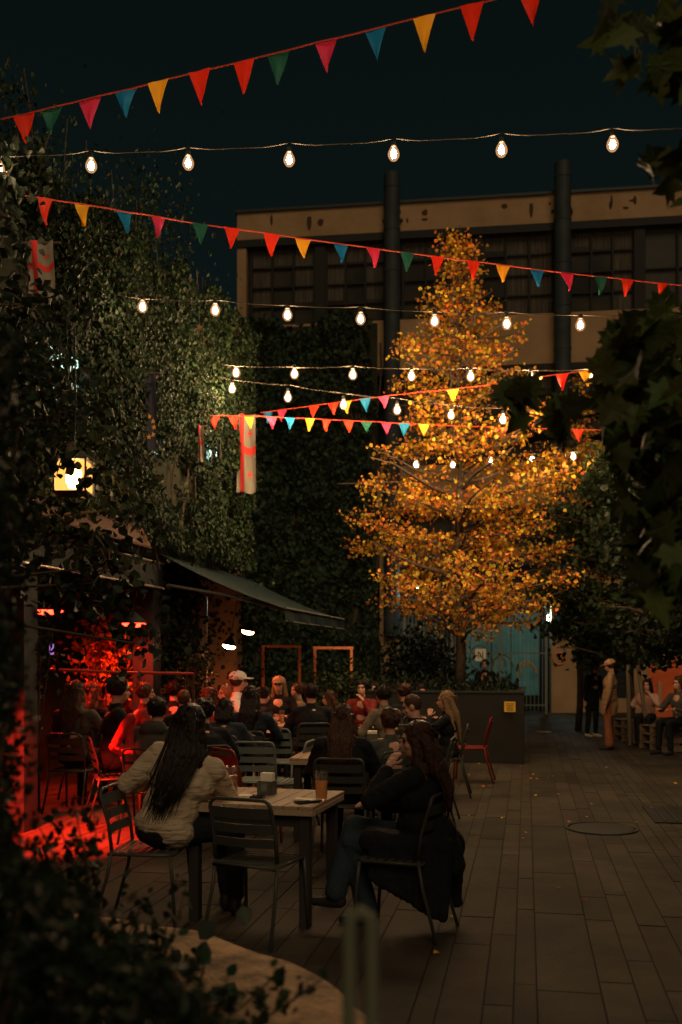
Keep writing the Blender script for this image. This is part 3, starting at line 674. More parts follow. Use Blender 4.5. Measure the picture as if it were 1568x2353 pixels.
env = [(515, 6), (545, 20), (580, 34), (640, 50), (665, 92), (700, 100), (750, 145), (830, 165), (900, 160), (950, 190), (1000, 250), (1060, 288), (1110, 305), (1150, 272), (1230, 262), (1330, 262), (1400, 205), (1440, 130)]
def make_tree(name, lab, px, Z, env, cx0, base_z, leafm, nl, lsize, limbs, seed, per=46, clump=.20, skew=None, cat='tree', grp=None):
    random.seed(seed); rg = np.random.default_rng(seed); t = thing(name, lab, cat, (0, 0, 0), 0, grp)
    base = at(px, HY, Z); sc = Z/F; X0, Y0 = base.x, Z
    ys = [e[0] for e in env]; rs = [e[1]*sc for e in env]; ztop = H-(ys[0]-HY)*sc; zbot = H-(ys[-1]-HY)*sc+.3
    def rad(z): return float(np.interp(HY-(z-H)/sc, ys, rs))
    k = MB(); n = 14; pts = [(X0+.04*math.sin(i*1.1), Y0+.04*math.cos(i*.9), base_z+(ztop-base_z)*i/n) for i in range(n+1)]
    k.tube(pts, [max(.085*(1-i/n)**.8*(ztop/8.7), .008) for i in range(n+1)], 8); k.build('trunk', M['bark'], t, smooth=True)
    bk = MB(); cl = []
    for q in range(limbs):
        f = (q+.5)/limbs; z = zbot-.2+(ztop-zbot)*(1-(1-f)**1.15)*.985+.0; an = q*2.399+random.uniform(-.3, .3); r = rad(z+.0)*random.choice((.62, .8, .92, 1.0, 1.1))
        if skew: r *= skew(an, z)
        d = Vector((math.cos(an), math.sin(an), 0)); rise = random.uniform(.10, .38)*r; z0 = max(z-rise, base_z+.3)
        P = [Vector((X0, Y0, z0))+d*(r*s)+Vector((0, 0, rise*(s**.7)+.05*math.sin(s*6+q)))+Vector((-d.y, d.x, 0))*(.06*math.sin(s*5+q*1.3)) for s in (0, .25, .5, .75, 1)]
        bk.tube(P, [max(.038*(1-s*.8)*min(1, r), .006) for s in (0, .25, .5, .75, 1)], 5)
        nc = max(2, int(r/.17))
        for j in range(nc):
            s = .22+.8*(j+random.random()*.6)/nc; s = min(s, 1.0); i0 = min(int(s*4), 3); pt = P[i0].lerp(P[i0+1], s*4-i0)
            for side in (-1, 1):
                if random.random() < .85 and noise.noise(Vector((an*1.2, z*1.6, s+seed))) > -.06:
                    off = Vector((-d.y, d.x, 0))*side*random.uniform(.05, .30)*r*.75*(1.1-s*.4)+Vector((0, 0, random.uniform(-.08, .12)))
                    e = pt+off; bk.tube([pt, pt.lerp(e, .5)+Vector((0, 0, .02)), e], [.008, .006, .003], 4); cl.append(e)
    bk.build('branch', M['bark'], t)
    cl = np.array([tuple(c) for c in cl]); per = max(6, int(nl/len(cl)))
    P = np.repeat(cl, per, 0)+rg.normal(size=(len(cl)*per, 3))*np.array([clump, clump, clump*.62])
    N = len(P); leaf_obj('foliage', P, nrm(np.array([0, 0, -.6])+rdir(N)), nrm(np.array([0, -.3, .6])+rdir(N)), rg.uniform(lsize*.7, lsize*1.25, N), leafm, t, wid=.9)
    return t
make_tree('golden_tree', 'tall conical golden leaved tree rising from the steel planter', 1056, 16.3, env, 1056, PH, M['gold'], 15500, .064, 125, 3, clump=.11)
make_tree('golden_tree', 'smaller golden tree half hidden behind the hanging leaves at right', 1330, 21.6, [(850, 6), (900, 30), (960, 60), (1040, 75), (1110, 80), (1200, 120), (1300, 110), (1420, 60)], 1330, 0, M['gold'], 3600, .085, 40, 5, clump=.15)
make_tree('street_tree', 'dark green round tree on the right behind the standing men', 1450, 19.0, [(1010, 40), (1060, 120), (1150, 190), (1260, 215), (1360, 225), (1440, 215), (1500, 170), (1530, 90)], 1450, 0, M['treegreen'], 15000, .10, 75, 9, clump=.17)
make_tree('street_tree', 'large dark tree mass at the right edge', 1590, 14.0, [(980, 40), (1060, 110), (1160, 170), (1260, 190), (1400, 190), (1480, 150), (1515, 80)], 1590, 0, M['deepgreen'], 8000, .10, 50, 11, clump=.17)
# stakes by the tree
t = thing('tree_stakes', 'two leaning timber stakes tied to the street tree trunk', 'stakes')
for a, b in (((1443, 1590), (1447, 1712)), ((1466, 1590), (1492, 1712))):
    A_ = at(a[0], a[1], 18.3); B_ = ground(b[0], b[1]); k = MB(); k.tube([B_, A_+Vector((0, 0, .5))], .035, 6); k.build('stake', M['pallet'], t)

# ------------------------------------------------------------------ near plane tree at right: big lobed leaves
def lobed(c, a, n, s, k, curl):
    a = a.normalized(); b = n.cross(a).normalized(); n = a.cross(b).normalized(); ring = []
    prof = [(-.42, 0), (-.36, .20), (-.44, .42), (-.12, .34), (-.02, .62), (.10, .40), (.28, .52), (.24, .24), (.42, .17), (.72, 0)]
    pts = prof+[(t, -s_) for t, s_ in prof[-2:0:-1]]
    vs = [c]+[c+(a*t+b*w_)*s+n*(curl*s*(abs(w_)**1.5-.5*max(t, 0)**2)) for t, w_ in pts]
    m_ = len(pts); k.add(vs, [[0, 1+i, 1+(i+1) % m_] for i in range(m_)])
PT = thing('plane_tree', 'near plane tree whose big lobed leaves hang in from the right edge', 'tree')
k = MB(); k.tube([(2.6, 3.6, 0), (2.55, 3.6, 2.0), (2.6, 3.7, 4.6)], [.2, .16, .1], 10); k.build('trunk', M['bark'], PT)
tk = Vector((2.57, 3.65, 0)); bk = MB(); fo = MB()
def cluster(boxpx, Zr, n, s, tips, seed):
    random.seed(seed); x0, x1, y0, y1 = boxpx
    for q in range(n):
        x = random.uniform(x0, x1); y = random.uniform(y0, y1)
        if tips and not tips(x, y): continue
        c = at(x, y, random.uniform(*Zr)); a = Vector((random.uniform(-1, .6), random.uniform(-.5, .5), random.uniform(-1.1, .1))); nn = Vector((random.uniform(-.8, .8), random.uniform(-1, .2), random.uniform(-.2, 1)))
        if abs(a.normalized().dot(nn.normalized())) > .9: continue
        lobed(c, a, nn, s*random.uniform(.7, 1.15), fo, random.uniform(-.5, .6))
def branch(pts, r0=.012):
    P = [at(*q) for q in pts]; bk.tube(P, [max(r0*(1-i/len(P)), .003) for i in range(len(P))], 6)
cluster((1385, 1600, -10, 205), (3.3, 3.9), 46, .13, lambda x, y: x > 1385+max(0, (y-90))*.6, 1)
cluster((1470, 1610, 340, 455), (3.2, 3.7), 14, .14, lambda x, y: x > 1480, 2)
def rt(x, y):
    lim = np.interp(y, [700, 740, 800, 870, 960, 1040, 1120, 1300, 1400], [1520, 1440, 1375, 1370, 1385, 1400, 1420, 1450, 1500]); return x > lim
cluster((1360, 1640, 700, 1400), (3.3, 4.6), 560, .125, rt, 3)
cluster((1145, 1325, 880, 960), (3.7, 4.1), 17, .13, lambda x, y: True, 4)
cluster((1190, 1310, 950, 1035), (3.7, 4.1), 10, .12, lambda x, y: True, 6)
branch([(1640, 880, 3.9), (1480, 930, 3.9), (1360, 955, 3.9), (1270, 965, 3.9), (1180, 940, 3.9)], .012)
branch([(1700, 1000, 3.8), (1560, 920, 3.8), (1440, 850, 3.8), (1390, 800, 3.8)], .014)
branch([(1700, 1250, 3.8), (1560, 1150, 3.8), (1450, 1120, 3.8)], .014); branch([(1700, 100, 3.6), (1560, 60, 3.6), (1440, 90, 3.6)], .012)
branch([(1700, 400, 3.4), (1570, 390, 3.4), (1490, 410, 3.4)], .01)
for z, q in ((2.6, (1700, 1000, 3.8)), (2.2, (1700, 1250, 3.8)), (3.0, (1640, 880, 3.9)), (3.6, (1700, 100, 3.6)), (3.3, (1700, 400, 3.4))): bk.tube([tk+Vector((0, 0, z)), at(*q)], [.04, .014], 6)
bk.build('branch', M['bark'], PT); fo.build('foliage', M['plane'], PT)

# dark tree over the left wing: small leaves silhouetted against ivy and lantern
NT = thing('leafy_tree', 'dark small leaved tree hanging before the left wing and its lantern', 'tree')
random.seed(12); rg = np.random.default_rng(12); bk = MB(); cl = []; lan = []
trk = Vector((-3.3, 6.6, 0)); bk2 = MB(); bk2.tube([trk, trk+Vector((.05, 0, 2)), trk+Vector((.1, .1, 4.5)), trk+Vector((.1, .1, 5.6))], [.12, .1, .06, .02], 8); bk2.build('trunk', M['bark'], NT)
for (px, py, sp, n) in ((60, 700, 60, 8), (10, 820, 30, 6), (110, 960, 50, 7), (60, 1040, 60, 12), (40, 1150, 60, 12), (290, 1170, 60, 5), (110, 1225, 35, 3), (250, 1300, 70, 7), (20, 1280, 40, 5), (215, 1340, 35, 4), (320, 1480, 14, 2), (20, 500, 40, 6), (20, 400, 30, 4), (150, 900, 14, 2), (60, 900, 25, 4)):
    c0 = at(px, py, 7.3); b0 = trk+Vector((0, 0, min(5, max(1.8, c0.z-.5)))); bk.tube([b0, b0.lerp(c0, .5)+Vector((0, 0, .12)), c0], [.025, .015, .006], 5)
    for q in range(n):
        e = at(px+random.gauss(0, sp), py+random.gauss(0, sp*.7), random.uniform(6.9, 7.8)); bk.tube([c0, c0.lerp(e, .5)+Vector((0, 0, .03)), e], [.008, .006, .003], 4); cl.append(tuple(e))
for (px, py, n) in ((150, 1062, 5), (200, 1122, 6), (172, 1050, 5), (128, 1090, 5), (215, 1085, 5)):
    for q in range(n): e = at(px+random.gauss(0, 9), py+random.gauss(0, 9), 6.45); bk.tube([e+Vector((0, .1, .12)), e], [.005, .003], 4); lan.append(tuple(e))
bk.build('branch', M['bark'], NT); cl = np.array(cl); P = np.concatenate([np.repeat(cl, 26, 0)+rg.normal(size=(len(cl)*26, 3))*.13, np.repeat(np.array(lan), 2, 0)+rg.normal(size=(len(lan)*2, 3))*.02]); N = len(P)
leaf_obj('foliage', P, nrm(np.array([0, 0, -.5])+rdir(N)), nrm(np.array([0, -.3, .5])+rdir(N)), rg.uniform(.05, .10, N), M['deepgreen'], NT, wid=.75)
# lit bush behind the crowd
def bush(name, lab, c, spread, n, size, m, wid=.6, stems=10, base=0):
    t = thing(name, lab, 'shrub'); c = Vector(c); P = np.array(c)+rng.normal(size=(n, 3))*np.array(spread); P = P[P[:, 2] > base+.02]; N = len(P)
    leaf_obj('foliage', P, nrm(np.array([0, 0, .2])+rdir(N)), rdir(N), rng.uniform(size*.7, size*1.3, N), m, t, wid=wid)
    k = MB()
    for q in range(stems):
        e = Vector(P[random.randrange(N)]); b = Vector((c.x+random.uniform(-.1, .1), c.y+random.uniform(-.1, .1), base)); k.tube([b, b.lerp(e, .5)+Vector((0, 0, .05)), e], [.014, .01, .004], 5)
    k.build('stem', M['bark'], t); return t
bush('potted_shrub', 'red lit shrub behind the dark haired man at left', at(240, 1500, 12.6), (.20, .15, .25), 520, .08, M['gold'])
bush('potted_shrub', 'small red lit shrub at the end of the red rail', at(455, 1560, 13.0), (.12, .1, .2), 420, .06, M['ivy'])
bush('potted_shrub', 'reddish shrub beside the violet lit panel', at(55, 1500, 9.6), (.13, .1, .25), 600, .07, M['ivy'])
bush('potted_shrub', 'dark leafy shrub before the fence left of the tree trunk', at(960, 1545, 20.0), (.45, .3, .45), 2600, .10, M['deepgreen'])
bush('potted_shrub', 'small pale leaved plants behind the seated crowd near the frames', at(770, 1590, 15.5), (.3, .2, .22), 900, .07, M['treegreen'])

fl = thing('fallen_leaves', 'scattered fallen golden leaves on the dark paving', 'leaves'); fl['kind'] = 'stuff'
rg = np.random.default_rng(31); N = 70; P = np.zeros((N, 3)); P[:, 0] = rg.normal(1.6, 1.5, N); P[:, 1] = np.clip(rg.normal(11.5, 3.2, N), 5, 20); P[:, 2] = .016
leaf_obj('foliage', P, nrm(rdir(N)*np.array([1, 1, .1])), nrm(np.array([0, 0, 1.])+.3*rdir(N)), rg.uniform(.03, .055, N), M['gold'], fl, wid=.8)
# ------------------------------------------------------------------ foreground ledge planter and shrubs
LC = Vector((-1.9, 2.55, 0)); LR = 2.12; LH = .48
t = thing('stone_planter', 'rough curved stone planter ledge in the near left foreground', 'planter', LC)
k = MB(); n = 150; vs = []; fs = []
prof = [(LR-.03, 0), (LR-.01, LH-.10), (LR, LH-.03), (LR-.02, LH), (LR-.15, LH+.012), (LR-.30, LH+.01), (LR-.42, LH), (LR-.44, LH-.03), (LR-.44, .2)]
for i in range(n):
    a = 2*math.pi*i/n
    for r, z in prof:
        j = noise.noise(Vector((math.cos(a)*7, math.sin(a)*7, z*9+r*4)))*.022; vs.append(Vector((math.cos(a)*(r+j), math.sin(a)*(r+j), z+(j*.5 if z > .1 else 0))))
m_ = len(prof)
for i in range(n):
    for j in range(m_-1): a = i*m_+j; b = ((i+1) % n)*m_+j; fs.append([a, b, b+1, a+1])
k.add(vs, fs); k.build('wall', M['stone'], t, smooth=True)
k = MB(); k.lathe([(LR-.43, .30), (LR-.43, .40)], n=40); k.build('soil', M['soil'], t)
random.seed(21); rg = np.random.default_rng(21)
ys = [300, 380, 620, 800, 1000, 1300, 1480, 1560, 1700, 1790, 1850, 1950, 2030, 2100, 2200, 2290, 2353]; xm = [10, 20, 25, 40, 50, 40, 10, 10, 30, 10, 0, 5, 90, 190, 310, 420, 490]
sh = thing('foreground_shrub', 'dark blurred leafy shrub filling the near left edge', 'shrub'); cl = []; k = MB()
for q in range(430):
    y = random.choice((random.uniform(760, 1750), random.uniform(1650, 2400), random.uniform(1900, 2420))); x = random.uniform(-140, np.interp(y, ys, xm)+random.gauss(0, 12)); Z = random.uniform(1.9, 3.2)
    if y > 2000: Z = random.uniform(1.6, 2.6)
    e = at(x, y, Z); cl.append(tuple(e))
    if q % 4 == 0:
        b = Vector((e.x-.25, e.y, .42)); k.tube([b, Vector((e.x-.12, e.y, (e.z+.4)/2)), e], [.012, .008, .003], 5)
k.build('stem', M['bark'], sh); cl = np.array(cl); P = np.repeat(cl, 24, 0)+rg.normal(size=(len(cl)*24, 3))*.032; N = len(P)
leaf_obj('foliage', P, nrm(np.array([0.3, 0, .2])+rdir(N)), rdir(N), rg.uniform(.02, .042, N), M['deepgreen'], sh, wid=.5)
# sparse sprigs over the red floor and ledge
sp = thing('leafy_sprigs', 'thin leafy sprigs reaching up before the red lit floor', 'plant'); k = MB(); PP = []
for (bx, by, tx, ty, Z) in ((190, 2150, 130, 1880, 3.0), (200, 2140, 170, 1850, 3.1), (210, 2140, 215, 1860, 3.1), (195, 2120, 190, 1930, 3.0), (260, 2200, 330, 2060, 3.0), (330, 2300, 430, 2030, 2.9), (420, 2330, 470, 2200, 2.7), (430, 2340, 560, 2280, 2.6), (500, 2360, 640, 2230, 2.5), (560, 2370, 740, 2250, 2.4), (300, 2250, 370, 2130, 2.8), (180, 2160, 90, 1900, 3.0)):
    a = at(bx, by, Z); b = at(tx, ty, Z); a0 = Vector((a.x, a.y, .4)); pts = [a0, a, a.lerp(b, .5)+Vector((.02, 0, .01)), b]; k.tube(pts, [.006, .005, .004, .002], 4)
    for s in np.linspace(.1, 1, 13):
        if bx > 400 and random.random() < .45: continue
        c = a.lerp(b, float(s)); PP += [tuple(c+Vector((random.gauss(0, .022), random.gauss(0, .02), random.gauss(0, .022)))) for _ in range(3)]
k.build('stem', M['bark'], sp); P = np.array(PP); N = len(P); leaf_obj('foliage', P, nrm(np.array([0, 0, .3])+rdir(N)), rdir(N), rg.uniform(.022, .045, N), M['ivy'], sp, wid=.7)
gc = thing('ground_cover', kind := 'dark broad leaves spilling over the near ledge', 'plants'); gc['kind'] = 'stuff'
N = 1500; P = np.zeros((N, 3)); a = rg.uniform(0, 2*math.pi, N); r = rg.uniform(0, 1.74, N); P[:, 0] = LC.x+r*np.cos(a); P[:, 1] = LC.y+r*np.sin(a); P[:, 2] = .42+rg.exponential(.10, N)
leaf_obj('foliage', P, nrm(np.array([0, 0, .3])+rdir(N)), nrm(np.array([0, 0, .8])+rdir(N)), rg.uniform(.05, .10, N), M['cover'], gc, wid=.85)
# blurred metal post pair
t = thing('metal_post', 'blurred metal post close to the camera at the bottom', 'post', (.0275, 1.42, 0))
zt = at(828, 2095, 1.42).z
for x in (-.016, .016):
    k = MB(); k.tube([(x, 0, 0), (x, 0, zt-.02)], .010, 10); k.build('tube', M['postgrey'], t)
k = MB(); k.tube([(-.016, 0, zt-.03), (-.014, 0, zt-.008), (0, 0, zt), (.014, 0, zt-.008), (.016, 0, zt-.03)], .0105, 10); k.build('bend', M['postgrey'], t)

# ------------------------------------------------------------------ chairs and tables
def make_chair(lab, m, w=.40, solid=False):
    t = thing('terrace_chair', lab, 'chair', (0, 0, 0), 0, 'metal chairs of the terrace'); r = .0115; hw = w/2
    for s in (-1, 1):
        k = MB(); k.tube([(s*hw, -.17, .47), (s*(hw+.005), -.20, .3), (s*(hw+.02), -.29, 0)], r, 8); k.build('leg', m, t, smooth=True)
        k = MB(); k.tube([(s*(hw-.0), .19, .435), (s*(hw+.004), .205, .3), (s*(hw+.012), .225, 0)], r, 8); k.build('leg', m, t, smooth=True)
    pts = [(-hw, -.17, .46), (-hw, -.19, .62), (-hw+.004, -.235, .77)]
    for a in np.linspace(0, math.pi/2, 5): pts.append((-hw+.055-.05*math.cos(a), -.24-.008*math.sin(a), .78+.05*math.sin(a)))
    pts += [(-x, y, z) for x, y, z in pts[::-1]]
    k = MB(); k.tube(pts, r, 8); k.build('back_frame', m, t, smooth=True)
    k = MB(); k.tube([(-hw, -.19, .44), (-hw, .17, .44), (-hw+.03, .205, .44), (hw-.03, .205, .44), (hw, .17, .44), (hw, -.19, .44)], r, 8, True); k.build('seat_frame', m, t, smooth=True)
    k = MB()
    if solid: k.box((0, 0, .452), (w-.03, .37, .008))
    else:
        for q in range(7): k.box((0, -.165+q*.056, .452), (w-.015, .042, .006))
    k.build('seat', m, t, bevel=.002)
    k = MB()
    def curve(z0, z1, y0, y1):
        vs = []; fs = []; n = 8
        for i in range(n+1):
            s = i/n*2-1; dy = -.028*(1-s*s); x = s*(hw-.006)
            for (z, y) in ((z0, y0), (z1, y1)): vs += [(x, y+dy, z), (x, y+dy-.005, z)]
        for i in range(n):
            a = i*4; b = a+4; fs += [[a, a+2, b+2, b], [a+1, b+1, b+3, a+3], [a+2, a+3, b+3, b+2], [a, b, b+1, a+1]]
        k.add(vs, fs)
    if solid: curve(.52, .79, -.175, -.24)
    else:
        for z0, z1 in ((.55, .605), (.635, .69), (.72, .785)): curve(z0, z1, -.19-(z0-.6)*.25, -.19-(z1-.6)*.25)
    k.build('backrest', m, t)
    return t
CH = {}
def place_chair(x, y, fx, fy, lab, kind='chair'):
    first = kind not in CH
    if first: CH[kind] = make_chair(lab, M[kind], .46 if kind == 'steel' else .40, kind in ('steel', 'chairred'))
    o = CH[kind] if first else copy_tree(CH[kind]); o['label'] = lab; o.location = (x, y, 0); o.rotation_euler = (0, 0, rz_of(fx, fy)); return o
def fd(deg): return (math.sin(R(-deg)), math.cos(R(deg)))     # 0 = facing away from camera, 90 = facing left
place_chair(-.48, 5.88, .39, .92, 'empty slatted metal chair in front of the near wooden table')
place_chair(-1.20, 6.22, .95, -.10, 'metal chair under the woman in the cream sweater')
place_chair(.36, 5.97, -.925, .38, 'metal chair under the woman in the long black coat')
place_chair(at(542, 1500, 10.9).x, 10.9, .1, 1, 'wide pale framed chair with a solid back behind the cream sweater woman', 'steel')
place_chair(at(597, 1500, 9.6).x, 9.6, .15, 1, 'empty grey slatted chair seen from behind near the middle of the terrace', 'chairgrey')
place_chair(at(568, 1500, 8.8).x, 8.8, .8, .6, 'empty red chair turned sideways behind the near table', 'chairred')
place_chair(at(655, 1500, 9.5).x, 9.5, -1, .2, 'empty grey chair facing left beside the dark table', 'chairgrey')
place_chair(at(640, 1500, 11.3).x, 11.3, .2, 1, 'grey slatted chair behind the other grey chairs', 'chairgrey')
place_chair(at(1085, 1500, 13.0).x, 13.0, -.97, .2, 'lone red chair in profile in front of the steel planter', 'chairred')
def make_table(lab, x, y, rz, w, d, h=.74, top='wood'):
    t = thing('terrace_table', lab, 'table', (x, y, 0), rz, 'wooden slat tables of the terrace'); k = MB(); n = 9; pw = w/n
    for q in range(n): k.box((-w/2+pw*(q+.5), 0, h-.012), (pw-.006, d, .024))
    for s in (-1, 1): k.box((0, s*(d/2-.012), h-.041), (w-.01, .024, .034))
    for s in (-1, 1): k.box((s*(w/2-.012), 0, h-.041), (.024, d-.052, .034))
    k.build('tabletop', M[top], t, bevel=.003)
    for sx in (-1, 1):
        for sy in (-1, 1):
            k = MB(); k.box((sx*(w/2-.07), sy*(d/2-.07), (h-.06)/2), (.065, .065, h-.06)); k.build('leg', M['tableleg'], t, bevel=.004)
    for s in (-1, 1): k = MB(); k.box((0, s*(d/2-.07), h-.1), (w-.21, .03, .07)); k.build('apron', M['tableleg'], t)
    return t
TR = R(-15)
make_table('near wooden slat table with two drinks on it', -.485, 6.42, TR, .86, .74)
make_table('dark wooden table in front of the auburn haired woman', -.05, 9.05, R(-8), .74, .66)
make_table('wooden table with a napkin holder left of the shaven headed man', .16, 10.6, R(-8), .76, .66)
make_table('wooden table between the red sleeved person and the crowd', -1.62, 10.15, R(-10), .7, .66)
make_table('wooden table behind the hooded person', -1.12, 11.8, R(-10), .7, .66)
t = thing('round_table', 'round table crowded with glasses before the woman in a cap', 'table', (-.72, 13.1, 0))
k = MB(); k.lathe([(.36, .71), (.38, .72), (.38, .735), (.37, .74)], n=28); k.build('tabletop', M['wood'], t)
k = MB(); k.lathe([(.2, 0), (.2, .02), (.03, .05), (.03, .7), (.1, .71)], n=16); k.build('pedestal', M['darkmetal'], t)

# things on tables
def tumbler(px, py, Z, lab, drink, h=.155, r=.036, level=.66, base=.74):
    c = at(px, py, Z); t = thing('drinking_glass', lab, 'glass', (c.x, Z, base+.001), 0, 'drinks on the tables')
    k = MB(); k.lathe([(r*.8, 0), (r*.88, h*.3), (r, h), (r+.001, h+.001), (r-.003, h+.001), (r*.88-.003, h*.3), (r*.8-.003, .012), (.002, .012)], n=24); k.build('tumbler', M['drinkglass'], t)
    k = MB(); k.lathe([(.002, .014), (r*.8-.004, .014), (r*.88-.004, h*.3), (r*.95-.004, h*level), (.002, h*level)], n=24); k.build('drink', M[drink], t)
    k = MB()
    for q in range(4): k.box((random.uniform(-.01, .01), random.uniform(-.01, .01), h*level-.012-.026*q), (.02, .02, .02), Matrix.Rotation(q*1.1, 3, 'Z') @ Matrix.Rotation(.4*q, 3, 'X'))
    k.build('ice', M['drinkglass'], t)
    k = MB(); k.tube([(.012, 0, .02), (-.018, .01, h*1.2)], .003, 6); k.build('straw', M['plasticblack'], t)
tumbler(534, 1810, 6.55, 'tall glass of brown drink with a straw left on the near table', 'cola', .178, .043)
tumbler(739, 1832, 6.25, 'tall glass of glowing orange drink right on the near table', 'amber', .178, .043)
c = at(614, 1820, 6.5); t = thing('napkin_holder', 'square tin napkin holder in the middle of the near table', 'napkin holder', (c.x, 6.5, .741), R(-20))
k = MB()
k.box((0, .045, .045), (.10, .004, .09)); k.box((0, -.045, .045), (.10, .004, .09)); k.box((.05, 0, .045), (.004, .086, .088)); k.box((-.05, 0, .045), (.004, .086, .088)); k.box((0, 0, .004), (.096, .086, .008)); k.build('tin', M['tin'], t)
k = MB(); k.box((0, .01, .075), (.085, .05, .13)); k.build('napkins', M['paper'], t, bevel=.004)
k = MB(); k.box((-.0, -.048, .05), (.04, .002, .05)); k.build('tag', M['chairgrey'], t)
def flat(name, lab, cat, px, py, Z, rz, parts, z=.7412):
    c = at(px, py, Z); t = thing(name, lab, cat, (c.x, Z, z), rz)
    for nm, cc, d, m in parts: k = MB(); k.box(cc, d); k.build(nm, M[m], t, bevel=.002)
    return t
flat('ashtray', 'low black ashtray left of the napkin holder', 'ashtray', 592, 1834, 6.3, R(-10), [('tray', (0, 0, .006), (.085, .07, .012), 'plasticblack'), ('rim', (0, .03, .016), (.085, .012, .010), 'plasticblack'), ('rim', (0, -.03, .016), (.085, .012, .010), 'plasticblack')])
flat('paper_napkin', 'folded white napkin beside the ashtray', 'napkin', 566, 1825, 6.42, R(-25), [('sheet', (0, 0, .002), (.11, .09, .004), 'paper'), ('fold', (.02, 0, .006), (.06, .08, .004), 'paper')])
flat('paper_napkin', 'white napkin near the orange drink', 'napkin', 700, 1832, 6.25, R(-12), [('sheet', (0, 0, .002), (.13, .08, .004), 'paper'), ('fold', (-.03, 0, .006), (.06, .07, .004), 'paper')])
flat('smartphone', 'black smartphone with keys at the front of the near table', 'phone', 706, 1843, 6.12, R(-60), [('case', (0, 0, .005), (.07, .15, .009), 'plasticblack'), ('screen', (0, 0, .0105), (.064, .14, .002), 'glass')])
flat('lighter', 'small metal lighter lying by the phone', 'lighter', 722, 1838, 6.15, R(-80), [('case', (0, 0, .006), (.02, .055, .012), 'steel'), ('cap', (0, .035, .006), (.02, .016, .012), 'darkmetal')])
flat('napkin_box', 'pale napkin box on the table before the shaven headed man', 'napkin box', 856, 1672, 10.5, 0, [('box', (0, 0, .04), (.11, .1, .08), 'tin'), ('napkins', (0, 0, .095), (.1, .08, .03), 'paper')])
for i, (px, Z, h_, lab) in enumerate(((622, 13.2, .16, 'tall red lit glass on the left of the round table'), (634, 13.0, .13, 'short red lit glass at the front of the round table'), (648, 13.3, .17, 'tallest glass in the middle of the round table'), (668, 13.1, .09, 'low glass on the right of the round table'))):
    tumbler(px, 1640, Z, lab, 'amber', h_, .036)

